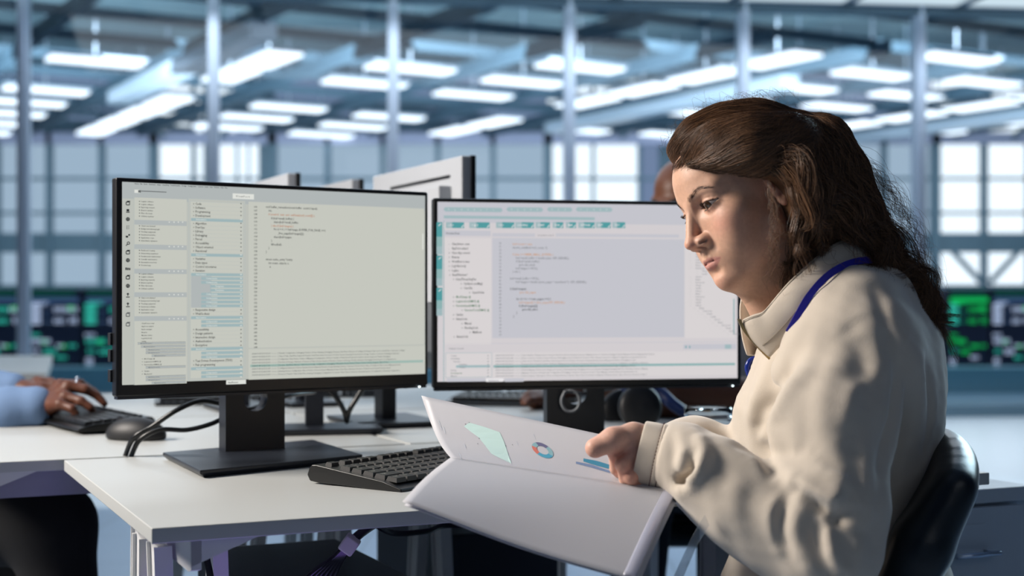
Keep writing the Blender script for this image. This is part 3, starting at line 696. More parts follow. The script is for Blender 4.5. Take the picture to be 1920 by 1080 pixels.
def keyboard(name, A, L, Sd, drop, label, length=.44, depth=.165, legends=True, group=None):
    """A: rear-left top corner; L long direction; Sd towards the user"""
    A = np.asarray(A, float); L = np.asarray(L, float) / np.linalg.norm(L); Sd = np.array([*Sd[:2], 0.]); Sd /= np.linalg.norm(Sd)
    B = A + Sd * depth - [0, 0, drop]; s3 = (B - A) / np.linalg.norm(B - A); up = np.cross(L, s3); up = up if up[2] > 0 else -up
    t = thing(name, (A + L * length / 2 + Sd * depth / 2) * (1, 1, 0) + [0, 0, TOPZ], label, 'keyboard', group)
    prof = [(0.0, -.004), (.004, .001), (.012, .0025), (depth * .8, .001), (depth, -.004), (depth + .002, -.008), (depth - .01, -.012), (depth * .5, -.016), (.02, -.022), (.003, -.022), (-.003, -.014)]
    mb = MB(); ring = [A + s3 * x + up * z for x, z in prof]; mb.prism(ring, L * length); o = mb.build('case', M_KBODY, t, bev=.0015)
    mb = MB(); rowsdef = [[1, .5] + [1] * 4 + [.5] + [1] * 4 + [.5] + [1] * 4 + [.3, 1, 1, 1], [1] * 13 + [2] + [.3, 1, 1, 1, .3, 1, 1, 1, 1], [1.5] + [1] * 12 + [1.5] + [.3, 1, 1, 1, .3, 1, 1, 1, 1], [1.75] + [1] * 11 + [2.25] + [.3, 0, 0, 0, 0, 0, 0, .3, 1, 1, 1, 1], [2.25] + [1] * 10 + [2.75] + [.3, 0, 1, 0, 0, .65, .65, 1, 1, 1, 1], [1.25, 1.25, 1.25, 6.25, 1.25, 1.25, 1.25, 1.25] + [.3, 1, 1, 1, .3, 2, 1, 1]]
    chars = ['E FFFF FFFF FFFF', '~1234567890-=<', ['Tab'] + list('QWERTYUIOP[]|'), ['Caps'] + list("ASDFGHJKL;'") + ['Enter'], ['Shift'] + list('ZXCVBNM,./') + ['Shift'], ['Ctrl', 'Fn', 'Alt', '', 'Alt', 'Fn', '=', 'Ctrl']]
    u = (length - .02) / 22.4; items = []
    for r_, row in enumerate(rowsdef):
        x = .010; y = .022 + r_ * (depth - .040) / 6 + (.004 if r_ else -.003); kd = (depth - .040) / 6 * (.90 if r_ else .62); ci = 0
        for w in row:
            if w == 0: x += 0 * u; continue
            if w in (.5, .3, .65): x += w * u; continue
            c = A + L * (x + w * u / 2) + s3 * (y + kd / 2) + up * .0045
            hx, hy = w * u / 2 - .0008, kd / 2
            V = [c + L * sx * hx + s3 * sy * hy - up * .004 for sx, sy in ((-1, -1), (1, -1), (1, 1), (-1, 1))] + [c + L * sx * (hx - .0015) + s3 * (sy * (hy - .0018)) + up * .0022 for sx, sy in ((-1, -1), (1, -1), (1, 1), (-1, 1))]
            F = [[0, 1, 2, 3], [7, 6, 5, 4]] + [[k, (k + 1) % 4, 4 + (k + 1) % 4, 4 + k] for k in range(4)]
            if np.cross(L, s3) @ up < 0: pass
            mb.add(V, F)
            if legends and r_ > 0 and ci < len(chars[r_]) and w <= 2.3:
                s_ = chars[r_][ci]; items.append((s_, c + up * .0024 - L * (hx - .004) - s3 * (hy * -.1), L, -s3, .0042, 0))
            ci += 1; x += w * u
    ks = mb.build('keys', M_KEY, t); bm = bmesh.new(); bm.from_mesh(ks.data); bmesh.ops.recalc_face_normals(bm, faces=bm.faces); bm.to_mesh(ks.data); bm.free()
    if items: text_mesh(items).build('key_lettering', M_LEGEND, ks)
    if drop > .012:
        for f in (.06, .9):
            q = A + L * length * f + s3 * .03 - up * .016; foot = MB(); e_ = np.array([q[0], q[1], TOPZ]) - Sd * .012
            foot.bar(q, e_ + [0, 0, .002], .022, .004, Sd); foot.build('foot', M_BLACK, t)
    return t
def cable(name, pts, r, m, label, cat='cable', group=None):
    mb = MB(); P_ = catmull(np.array(pts), 10); mb.tube(P_, r, 8); o = mb.build(name, m, None, smooth=True)
    tag(o, label, cat, group); return o

def build_desks():
    desk('desk', 0, 1.235, 0, .75, 'white desk in front, carrying the two monitors and the papers', [.048, 1.14])
    b = desk('desk', -.20, .59, .765, 1.51, 'white desk behind the left monitor, with a keyboard and mouse by typing hands', [-.12, .5])
    mb = MB(); mb.box(D(.19, .80, .700), (.74, .012, .044), DR); mb.build('apron', mat('lavender_grey_metal', s2l(132, 130, 150), rough=.5), b, label='lavender grey front rail')
    desk('desk', .60, 1.55, .765, 1.51, 'white desk behind the right monitor, under the headphones and jar', [.72, 1.46])
    desk('desk', -.20, .59, 1.525, 2.38, 'white desk farther back on the left, with a dark keyboard near its edge', [-.12, .5])
    desk('desk', .60, 1.42, 1.525, 2.38, 'white desk farther back on the right, by the grey-shirted man', [.72, 1.33])
    t = thing('desk', (-2.9, 5.7, 0), 'pale white desk standing alone at the far left behind the hands', 'desk'); mb = MB()
    V = [(-4.2, 5.05, .70), (-1.62, 4.95, .70), (-2.1, 6.5, .70), (-4.4, 6.5, .70)]; mb.prism(V, (0, 0, .04)); mb.build('tabletop', M_DESK, t)
    for x, y in ((-1.9, 5.15), (-2.2, 6.3), (-4.1, 5.2), (-4.2, 6.3)): mb = MB(); mb.bar((x, y, .70), (x, y, 0), .05, .05); mb.build('leg', M_WMETAL, t)
    # ---- the two monitors in front
    A_, B_ = (-.584, 2.099), (-.141, 2.394)
    F_ = onz(375, 882, .752)[:2]; L_ = onz(305, 848, .752)[:2]; R_ = onz(680, 852, .752)[:2]; K_ = L_ + R_ - F_
    cc = onz(478, 846, .752)[:2]
    t, fr = monitor('monitor', A_, B_, .8545, 1.1794, 'left monitor with line-numbered code and two long menu lists on screen', [F_, R_, K_, L_], cc + np.array([-.01, .03]))
    fill_left_screen(fr, t)
    c, ex, ey, ez, R, Wd, H = fr
    mb = MB()
    for z in (.875, .905, .93): mb.box(c - ex * (Wd / 2 + .001) + ey * .024 + [0, 0, z + .01], (.004, .012, .018), R)
    mb.build('usb_ports', M_BLACK, t)
    mb = MB(); mb.box(c + ey * .010 + [0, 0, .8525], (Wd * .99, .016, .004), R); mb.build('chin_strip', M_GREYPL, t, label='grey strip along the lower edge')
    for i, px in enumerate((712, 729, 747, 764)): mb = MB(); h_ = hit(px, 724, c, ey); mb.box(np.array([h_[0], h_[1], .8515]) + ey * .006, (.004, .004, .003), R); mb.build('button', M_BLACK, t)
    mb = MB(); h_ = hit(785, 724, c, ey); mb.lathe([(0, 0), (.0012, 0), (.0012, .003), (0, .003)], np.array([h_[0], h_[1], .8525]) + ey * -.001, -ey, 10); mb.build('power_led', emis('white_led', (.8, .95, 1), 4), t)
    text_mesh([('DELL', c - ey * .0008 + [-.016, 0, .8625] + ex * .0, ex, ez, .006, 0)]).build('maker_mark', mat('dim_logo', s2l(70, 72, 74), rough=.4), t)
    A_, B_ = (-.1343, 2.421), (.4086, 2.534); rc = P(1076, 800, 2.60)[:2]
    ex_ = np.array([B_[0] - A_[0], B_[1] - A_[1], 0]); ex_ /= np.linalg.norm(ex_); ey_ = np.cross([0, 0, 1.], ex_)
    t2, fr2 = monitor('monitor', A_, B_, .847, 1.1715, 'right monitor beside the woman\'s face, with teal tabs and grey code pane', oriented_base(np.array([*rc, 0.]) - ey_ * .02, ex_, ey_, .26, .19), rc, colw=.108)
    fill_right_screen(fr2, t2); c, ex, ey, ez, R, Wd, H = fr2
    mb = MB(); mb.box(c + ey * .010 + [0, 0, .8445], (Wd * .99, .016, .004), R); mb.build('chin_strip', M_GREYPL, t2, label='grey strip along the lower edge')
    for px in (1298, 1317, 1336, 1354): mb = MB(); h_ = hit(px, 722, c, ey); mb.box(np.array([h_[0], h_[1], .844]) + ey * .006, (.004, .004, .003), R); mb.build('button', M_BLACK, t2)
    mb = MB(); h_ = hit(1373, 720, c, ey); mb.lathe([(0, 0), (.0012, 0), (.0012, .003), (0, .003)], np.array([h_[0], h_[1], .845]) + ey * -.001, -ey, 10); mb.build('power_led', emis('white_led', (.8, .95, 1), 4), t2)
    # ---- monitors on the desks behind, seen from the back
    def back(nearxy, z1, label, stand=True, w=.52, off=.085, bd=.18):
        n_ = np.array(nearxy); far = n_ + DV[:2] * w
        # the screen faces +u: its viewer sees the near edge on the left
        cen = (n_ + far) / 2 - DU[:2] * off
        t_, fr_ = monitor('monitor', n_, far, z1 - .32, z1, label, oriented_base(np.array([*cen, 0.]), DV, -DU, .24, bd), cen, silver=True, colw=.05, hole=False); return t_
    back((-.078, 2.76), 1.277, 'silver-backed monitor turned away, above the gap between the two screens')
    back((-.352, 3.30), 1.277, 'silver-backed monitor turned away, just behind the larger one between the screens', off=.06, bd=.13)
    back((-.472, 3.12), 1.275, 'monitor turned away with only a corner above the left screen', off=.06, bd=.13)
    cen = np.array([-.388, 2.80]); ex3 = np.array([math.cos(.2), math.sin(.2)])
    monitor('monitor', cen + ex3 * .26 + [0.02, .05], cen - ex3 * .26 + [0.02, .05], .86, 1.16, 'monitor hidden behind the left screen, its dark stand showing below', oriented_base(np.array([*cen, 0.]) + [0, -.03, 0], np.array([*ex3, 0]), np.array([-ex3[1], ex3[0], 0]), .26, .15), cen + [0, -.01], silver=True, colw=.035, hole=False)
    # ---- keyboards
    keyboard('keyboard', P(580, 872, 2.0), (.56, .83, 0), (.83, -.56), .018, 'black keyboard in front, partly under the papers')
    kA = onz(268, 775, .765); keyboard('keyboard', onz(290, 782, .768), (-.55, .83, 0), (-.83, -.55), .012, 'dark keyboard under the typing hands at the left', length=.40, depth=.15, legends=False)
    keyboard('keyboard', onz(872, 733, .765), (.95, -.30, 0), (-.3, -.95), .014, 'dark keyboard behind the papers, near the partly hidden man', length=.42, depth=.15, legends=False)
    keyboard('keyboard', onz(290, 742, .757), (.97, .25, 0), (.25, -.97), .005, 'flat dark keyboard under the left monitor, on the farther desk', length=.34, depth=.13, legends=False)
    keyboard('keyboard', onz(440, 731, .757), (.97, .25, 0), (.25, -.97), .005, 'flat dark keyboard far behind the stand of the left monitor', length=.40, depth=.13, legends=False)
    # ---- mouse
    m = SDF(); p = onz(255, 812, .752); dx = np.array([.96, -.27, 0]); Rm = np.stack([dx, np.cross([0, 0, 1.], dx), [0, 0, 1.]], 1)
    m.ell(p + [0, 0, -.004], (.060, .033, .034), R=Rm); m.fun(lambda q: TOPZ + .001 - q[..., 2], p - .08, p + .08, 'i', .004)
    V, Q = m.mesh(.003); t = thing('mouse', p * (1, 1, 0) + [0, 0, TOPZ], 'black computer mouse on the desk behind the left monitor', 'mouse'); fast_mesh('shell', V, Q, mat('mouse_black', s2l(24, 25, 28), rough=.5), t)
    mb = MB(); mb.lathe([(0, -.002), (.009, -.002), (.009, .002), (0, .002)], p + [-.03, .008, .0225], dx * 0 + np.cross([0, 0, 1.], dx), 14); mb.build('wheel', M_GREYPL, t)
    # ---- cables
    cable('cable', [P(232, 862, 2.36), P(250, 822, 2.33), P(285, 800, 2.33), P(330, 770, 2.33), P(375, 752, 2.35), P(415, 757, 2.36), P(470, 768, 2.36), P(505, 750, 2.38), P(518, 728, 2.40)], .0042, M_CABLE, 'black cable arching up from the desk edge to the left monitor stand')
    cable('cable', [P(243, 862, 2.355), P(262, 825, 2.34), P(300, 806, 2.34), P(350, 806, 2.34), P(395, 795, 2.345), P(428, 780, 2.36), P(480, 764, 2.37), P(540, 742, 2.42), P(590, 735, 2.5)], .0042, M_CABLE, 'lower black cable running from the desk edge behind the left stand')
    cable('cable', [P(613, 728, 2.7), P(630, 745, 2.70), P(645, 770, 2.70), P(650, 790, 2.72)], .005, M_CABLE, 'black cable dropping behind the left monitor, left of its pair')
    cable('cable', [P(680, 728, 2.7), P(668, 748, 2.70), P(655, 770, 2.70), P(650, 791, 2.73)], .005, M_CABLE, 'black cable slanting down to meet its pair behind the left monitor')
    ring = [P(1070 + 17 * math.cos(a), 752 + 20 * math.sin(a), 2.565) for a in np.linspace(-2.2, PI + 1.2, 14)]
    cable('cable', ring + [P(1100, 738, 2.6), P(1150, 728, 2.62)], .0028, M_GREYC, 'thin grey cable looped on the right monitor stand')
    # ---- jar, headphones
    jx = P(1328, 800, 2.45)[:2]; t = thing('jar', (*jx, TOPZ), 'clear glass jar on the desk behind the cream sleeve', 'jar'); mb = MB(); r = .044
    h = .074; prof = [(0, .004), (r * .9, .004), (r, .012), (r, h * .72), (r * .93, h * .80), (r * .96, h * .83), (r * .93, h * .86), (r * .96, h * .92), (r * .93, h), (r * .89, h), (r * .87, h * .8), (r * .93, h * .7), (r * .93, .014), (0, .010)]
    mb.lathe(prof, (*jx, TOPZ), n=40); mb.build('glass', mat('jar_glass', (.93, .97, 1), rough=.03, trans=1.0, ior=1.45), t, smooth=True)
    mb = MB(); rr = random.Random(3)
    for i in range(26):
        a = rr.uniform(0, 2 * PI); d_ = rr.uniform(0, r * .68); c = np.array([jx[0] + d_ * math.cos(a), jx[1] + d_ * math.sin(a), TOPZ + .022 + rr.uniform(0, .022)]); mb.box(c, (.012, .010, .008), np.array(Matrix.Rotation(rr.uniform(0, 3), 3, (rr.random(), rr.random(), 1))))
    o = mb.build('snacks', mat('toasted_snack', s2l(170, 140, 100), rough=.8), t)
    t = thing('headphones', (*P(1205, 790, 2.95)[:2], TOPZ), 'navy blue and black headphones lying behind the right monitor stand', 'headphones')
    hb = catmull([P(1150, 768, 3.05), P(1160, 742, 3.05), P(1195, 731, 3.02), P(1235, 735, 3.0), P(1262, 758, 2.98), P(1290, 775, 3.0), P(1330, 785, 3.1)], 8)
    mb = MB(); n = len(hb); T = np.gradient(hb, axis=0); mb.tube(hb, .013, 10); mb.build('headband', mat('navy_plastic', s2l(36, 56, 110), rough=.35), t, smooth=True)
    for cx_, cy_, Y_, nm in ((1205, 762, 2.90, 1), (1172, 768, 3.02, 0)):
        mb = MB(); ax = np.array([.25, -1, .15]); c = P(cx_, cy_, Y_); mb.lathe([(0, .0), (.022, .002), (.040, .004), (.046, .012), (.044, .028), (.036, .034), (0, .036)], c - ax * 0, -ax / np.linalg.norm(ax) * 1, 32); mb.build('ear_cup', M_BLACK, t, smooth=True)
    # ---- under the desks
    t = thing('computer_tower', D(.33, .52, 0), 'black computer tower under the front desk', 'computer'); mb = MB(); mb.box(D(.33, .53, .345), (.24, .40, .48), DR); mb.build('case', mat('tower_black', s2l(26, 32, 42), rough=.4), t, bev=.004)
    mb = MB(); mb.box(D(.33, .53, .052), (.28, .42, .10), DR); mb.build('stand', M_BLACK, t)
    cable('cable', [P(1000, 1000, 2.3), P(850, 985, 2.25), P(800, 996, 2.2), P(740, 1000, 2.15), P(705, 985, 2.1)], .0045, M_CABLE, 'black cable sagging under the front desk behind the papers')
    cable('cable', [P(375, 1000, 1.9), P(388, 1050, 1.88), P(400, 1130, 1.88), P(402, 1300, 1.9)], .005, M_CABLE, 'black cable hanging under the near corner of the front desk')
    t = thing('cable_bundle', P(650, 1030, 1.95), 'bundle of black cables held by a white tie under the desk', 'cables')
    for i in range(6):
        mb = MB(); dx = (i - 2.5) * 4; mb.tube(catmull([P(715 + dx, 975, 2.05), P(690 + dx * .6, 990, 2.0), P(660 + dx * .5, 1015, 1.95), P(635 + dx * .9, 1045, 1.95), P(600 + dx * 2.5, 1085, 1.95), P(560 + dx * 4, 1160, 1.97)], 8), .0042, 7); mb.build('cable', M_CABLE, t, smooth=True)
    mb = MB(); mb.bar(P(665, 1008, 1.945), P(646, 1034, 1.945), .026, .022); mb.build('tie', mat('white_tie', s2l(190, 186, 176), rough=.7), t, bev=.003)
    t = thing('computer_tower', D(.86, 1.12, 0), 'second dark computer tower farther back, in the gap under the papers', 'computer'); mb = MB(); mb.box(D(.86, 1.14, .29), (.24, .42, .50), DR); mb.build('case', mat('tower_black', s2l(22, 26, 40), rough=.5), t, bev=.004)  # stand-in box added for an unidentified dark mass under the desk
    mb = MB(); mb.box(D(.86, 1.14, .02), (.20, .38, .04), DR); mb.build('feet', M_BLACK, t)
    # ---- drawer cabinet on the right
    c0 = D(1.37, .151, 0); M_CAB = mat('cabinet_white', s2l(176, 186, 196), rough=.45)
    t = thing('drawer_cabinet', D(1.33, .36, 0), 'white metal drawer cabinet at the right end of the desk', 'cabinet')
    u0, u1, v0, v1, zt = 1.185, 1.47, .151, .58, .690
    mb = MB(); mb.box(D((u0 + u1) / 2, (v0 + v1) / 2, zt - .012), (u1 - u0, v1 - v0, .024), DR); mb.box(D((u0 + u1) / 2, (v0 + v1) / 2 + .006, .345), (u1 - u0, v1 - v0 - .012, .65), DR); mb.build('body', M_CAB, t, bev=.002)
    for k in range(5):
        zc = zt - .028 - .062 - k * .128; mb = MB(); w_ = u1 - u0 - .05; mb.box(D((u0 + u1) / 2 - .005, v0 - .001, zc), (w_, .014, .122), DR); dr = mb.build('drawer', M_CAB, t, bev=.002)
        mb = MB(); uc = u0 + .141; a, b = D(uc - .045, v0 - .030, zc - .010), D(uc + .045, v0 - .030, zc - .010); mb.tube([a, b], .0042, 10)
        for q in (a + DU * .012, b - DU * .012): mb.tube([q, q + DV * .024], .003, 8)
        mb.build('handle', M_MULL, dr, smooth=True)
        mb = MB(); mb.box(D(uc, v0 - .0085, zc + .018), (.07, .002, .036), DR); mb.build('label_holder', M_CAB, dr)

def build_papers():
    global M_PAPER
    m = bpy.data.materials.new('paper'); m.use_nodes = True; nt = m.node_tree; b = nt.nodes['Principled BSDF']; b.inputs['Base Color'].default_value = (*s2l(208, 208, 213), 1); b.inputs['Roughness'].default_value = .45
    tr = nt.nodes.new('ShaderNodeBsdfTranslucent'); tr.inputs[0].default_value = (.75, .76, .78, 1); mx = nt.nodes.new('ShaderNodeMixShader'); mx.inputs[0].default_value = .3
    nt.links.new(b.outputs[0], mx.inputs[1]); nt.links.new(tr.outputs[0], mx.inputs[2]); nt.links.new(mx.outputs[0], nt.nodes['Material Output'].inputs[0]); M_PAPER = m
    FL, FR, NL, NR = P(845, 858, 1.75), P(1265, 922, 1.66), P(755, 945, 1.57), P(1188, 1090, 1.52)
    def lo(u, v):
        p = (FL * (1 - u) + FR * u) * (1 - v) + (NL * (1 - u) + NR * u) * v
        return p + np.array([0, -.3, 1.]) * (.004 * math.sin(PI * v) + .003 * math.sin(5 * u + 2 * v) * v)
    t = thing('document', (FL + FR) / 2, 'open printed report with a donut chart, held by the woman over the desk edge', 'papers')
    def sheet(f, nm, off, m_, n1=28, n2=20, th=.0006):
        V = [f(i / n1, j / n2) + off for j in range(n2 + 1) for i in range(n1 + 1)]
        F = [[j * (n1 + 1) + i, j * (n1 + 1) + i + 1, (j + 1) * (n1 + 1) + i + 1, (j + 1) * (n1 + 1) + i] for j in range(n2) for i in range(n1)]
        o = mesh_obj(nm, V, F, m_, t, True); s_ = o.modifiers.new('s', 'SOLIDIFY'); s_.thickness = th; s_.offset = 0; return o
    up = sheet(page_up, 'upper_page', np.zeros(3), M_PAPER); sheet(lambda u, v: lo(u, v), 'lower_page', np.zeros(3), M_PAPER)
    sheet(lambda u, v: lo(u * 1.0, v * 1.0) + np.array([.004 * u, -.0, -.0022 - .001 * v]), 'lower_page', np.array([.002, .001, -.001]), M_PAPER)
    # clear sleeve along the right edge of the lower page
    sl = sheet(lambda u, v: lo(.955 + u * .052, v * 1.0) + np.array([0, -.001, .0012 + .0015 * math.sin(PI * u)]), 'clear_sleeve', np.zeros(3), mat('clear_sleeve', (.42, .43, .52), rough=.18, spec=.8, coat=.6), 10, 20, .0004)
    # printing on the upper page: thin ink patches lying on the sheet
    N = np.cross(page_up(.6, .5) - page_up(.5, .5), page_up(.5, .6) - page_up(.5, .5)); N /= np.linalg.norm(N); N = N if N[1] < 0 else -N
    def uv(px, py):
        u, v = .4, .5
        for _ in range(25):
            q = page_up(u, v); x, y = 960 + q[0] / q[1] * FPX, HORZ - (q[2] - EYE) / q[1] * FPX; e = 1e-3
            qa, qb = page_up(u + e, v), page_up(u, v + e); f = lambda q: np.array([960 + q[0] / q[1] * FPX, HORZ - (q[2] - EYE) / q[1] * FPX]); J = np.stack([(f(qa) - [x, y]) / e, (f(qb) - [x, y]) / e], 1)
            d_ = np.linalg.solve(J, np.array([px - x, py - y])); u += np.clip(d_[0], -.3, .3); v += np.clip(d_[1], -.3, .3)
        return u, v
    cols = [(186, 214, 210), (70, 150, 178), (196, 110, 96), (96, 96, 128), (130, 168, 176), (60, 130, 160), (110, 130, 165), (120, 120, 124), (192, 196, 204)]
    M = [mat('ink_%d' % i, s2l(*c_), rough=.5) for i, c_ in enumerate(cols)]; mb = MB()
    def patch(poly, mi, L=1):
        V = []
        for px, py in poly: u, v = uv(px, py); V.append(page_up(u, v) + N * (.0004 + .0002 * L))
        c = sum(V) / len(V); uc, vc = uv(sum(p[0] for p in poly) / len(poly), sum(p[1] for p in poly) / len(poly)); c = page_up(uc, vc) + N * (.0004 + .0002 * L)
        n = len(V); mb.add([c] + V, [[0, i + 1, (i + 1) % n + 1] for i in range(n)], mi)
    ra = [(870, 800), (884, 811), (898, 821), (909, 835), (922, 852), (940, 861), (957, 869)]; rb = [(880, 793), (908, 801), (937, 811), (944, 826), (950, 843), (954, 856), (959, 870)]
    for k in range(6): patch([ra[k], rb[k], rb[k + 1], ra[k + 1]], 0, 1)
    mb.build('area_chart', M, up); mb = MB()
    cx_, cy_ = 1017.5, 845
    for a0, a1, mi in ((-2.2, -.9, 3), (-.9, .4, 4), (.4, 2.2, 1), (2.2, 3.3, 2), (3.3, 4.08, 4)):
        n = 8; al = np.linspace(a0, a1, n); sk = lambda a, r: (cx_ + r * 20 * math.cos(a) + r * 2 * math.sin(a), cy_ + r * 13.5 * math.sin(a) + r * 6.5 * math.cos(a))
        for k in range(n - 1): patch([sk(al[k], .55), sk(al[k], 1), sk(al[k + 1], 1), sk(al[k + 1], .55)], mi, 2)
    mb.build('donut_chart', M, up); mb = MB()
    patch([(1094, 860), (1120, 865), (1150, 874), (1150, 882), (1120, 874), (1094, 866)], 5, 1); patch([(1080, 866), (1110, 872), (1145, 884), (1145, 888), (1108, 877), (1080, 870)], 6, 1)
    mb.build('bar_chart', M, up); mb = MB()
    for x, y, l in ((860, 850, 14), (968, 828, 8), (870, 833, 8), (822, 790, 18), (830, 800, 14), (1000, 815, 10)):
        patch([(x, y), (x + 1.2, y - 1), (x + 1.2 + l * .35, y + l), (x + l * .35, y + l)], 8, 1)
    for x, y in ((872, 795), (879, 792), (898, 822), (895, 832), (948, 836), (960, 834)): patch([(x, y), (x + 1.3, y), (x + 1.3, y + 1.6), (x, y + 1.6)], 7, 2)
    mb.build('small_print', M, up)
# ================================================================ the woman: head
HR = np.array([[-0.29849, -0.87132, -0.38948], [0.92676, -0.36213, 0.09989], [-0.22808, -0.33114, 0.9156]])
HO = np.array([0.29494, 1.80, 1.13300]); HS = 0.943 / 100
def h2w(p): return np.asarray(p, float) @ HR.T * HS + HO
def w2h(p): return (np.asarray(p, float) - HO) @ HR / HS
EYR, EYC = 1.42, np.array([3.05, 6.60, 0.0])
NECK0, NECK1 = np.array([0, -1.2, -5.0]), w2h(P(1590, 640, 1.83))
SK = SDF()
SK.ell((0, -.6, 3.2), (7.1, 9.2, 7.7))
SK.ell((0, 3.0, 2.9), (5.7, 5.75, 5.2), k=1.5)
SK.ell((0, 3.0, -3.2), (5.7, 5.9, 6.6), k=2.0)
for sx in (-1, 1):
    SK.cap((sx * 4.8, .8, -5.9), (sx * 1.6, 6.7, -9.3), 1.2, 1.5, k=2.4)
    SK.ell((sx * 4.0, 5.3, -2.7), (2.2, 2.3, 2.1), k=1.8)
    SK.cap((sx * 1.1, 8.1, 1.6), (sx * 4.2, 6.4, 1.9), .8, .75, k=1.3)
    SK.ell((sx * 3.1, 5.9, -5.6), (2.3, 2.3, 2.7), k=1.8)
SK.ell((0, 6.9, -6.7), (2.7, 2.6, 2.7), k=1.6)
SK.ell((0, 7.75, -9.75), (1.55, 1.45, 1.45), k=1.3)
for sx in (-1, 1):
    SK.ell((sx * 3.05, 9.2, .05), (2.0, 1.75, 1.15), 's', 1.0)
# nose
SK.cap((0, 8.55, .6), (0, 10.3, -3.3), .62, .78, k=1.0)
SK.ell((0, 10.5, -3.75), (.92, 1.0, .80), k=.45)
SK.cap((0, 9.2, -4.8), (0, 10.3, -4.3), .4, .4, k=.3)
for sx in (-1, 1):
    SK.ell((sx * 1.2, 9.3, -4.0), (.72, 1.05, .80), k=.6)
    SK.ell((sx * .85, 9.6, -4.75), (.50, .62, .48), 's', .18)
    SK.ell((sx * 1.25, 9.75, -4.65), (.46, .55, .42), 's', .12)
# eyelids: a shell over the eyeball, opened by an almond
for sx in (-1, 1):
    c = EYC * (sx, 1, 1)
    SK.ell(c, EYR + .17, k=.45)
    SK.chain([c + (sx * a_, b_, z_) for a_, b_, z_ in ((-1.35, .9, .25), (-.8, 1.3, .72), (.1, 1.45, .86), (1.0, 1.0, .72), (1.55, .45, .42))], [.05] * 5, 's', .22)
    def ap(p, sx=sx):
        x = (p[..., 0] * sx - 3.12) / 1.58; q = 1 - x * x
        up = .36 * q - .05 * x + .02; lo = -.50 * q + .02 - .04 * x
        z = p[..., 2] + .24 * (1 - x) * .5 - .08
        d = np.maximum(z - up, lo - z) * .8
        return np.maximum(d, 6.7 - p[..., 1])
    SK.fun(ap, (min(sx * 1.4, sx * 4.8), 6.7, -1.2), (max(sx * 1.4, sx * 4.8), 9.5, 1.0), 's', .06)
# lips
for sx in (-1, 1):
    SK.chain([(sx * .28, 9.28, -6.42), (sx * .9, 9.12, -6.45), (sx * 2.35, 7.95, -6.9)], [.40, .36, .16], k=.22)
    SK.chain([(0, 9.05, -7.5), (sx * .9, 8.85, -7.45), (sx * 2.05, 7.95, -7.02)], [.50, .45, .18], k=.25)
SK.chain([(-2.45, 7.85, -6.98), (-1.2, 9.15, -6.93), (0, 9.62, -6.92), (1.2, 9.15, -6.93), (2.45, 7.85, -6.98)], [.1, .11, .12, .11, .1], 's', .22)
SK.cap((0, 9.85, -5.3), (0, 9.9, -6.0), .12, .14, 's', .5)
SK.cap((-1.0, 9.15, -8.45), (1.0, 9.15, -8.45), .30, .30, 's', 1.1)
for sx in (-1, 1):   # fold beside the nose, corner of the mouth
    SK.ell((sx * 2.5, 9.1, -5.2), (.35, .35, .7), 's', .5)
# ears
for sx in (-1, 1):
    e = lambda y, z, x=0: (sx * (7.0 + x), y, z)
    SK.ell(e(-.9, -1.0, -.25), (.55, 1.5, 2.5), k=.5)
    SK.chain([e(.35, -.6, -.1), e(.35, .9, .1), e(-.5, 1.9, .25), e(-1.7, 1.7, .45), e(-2.5, .4, .6), e(-2.2, -1.3, .5), e(-1.2, -2.8, .35), e(-.5, -3.6, .15), e(-.1, -3.2, 0)], [.3, .33, .34, .34, .34, .33, .42, .5, .4], k=.25)
    SK.ell(e(-.75, -.9, .55), (.55, .72, .95), 's', .35)
    SK.ell(e(-1.3, .7, .65), (.35, .55, .55), 's', .4)
    SK.cap(e(.45, -1.0, .15), e(.35, -1.5, .2), .34, .3, k=.3)
# neck
SK.cap(NECK0, NECK1, 5.1, 6.0, k=1.6)
SK.cap((0, 4.2, -8.4), w2h(P(1500, 640, 1.82)), 2.6, 4.5, k=3.0)
for sx in (-1, 1):
    SK.ell((sx * 1.28, 9.25, -4.05), (.74, 1.0, .78), k=.5)
NOS = []
for px_, py_ in ((1313, 455), (1320, 452)):
    r_ = None; d_ = np.array([(px_ - 960) / FPX, 1.0, -(py_ - HORZ) / FPX]); t_ = 1.5
    for _ in range(200):
        q_ = np.array([0, 0, EYE]) + d_ * t_; v_ = float(SK(w2h(q_)[None])[0]) * HS
        if v_ < 2e-4: r_ = w2h(q_); break
        t_ += max(v_ * .7, 2e-4)
    if r_ is not None: NOS.append(r_)
for r_ in NOS:
    for sx in (-1, 1): SK.ell((sx * abs(r_[0]), r_[1], r_[2] - .05), (.30, .45, .24), 's', .08)
HV, HQ = SK.mesh(.13, lo=(-8.6, -12, -24), hi=(8.6, 12.3, 12))
HV = relax(HV, HQ, 2, .4)
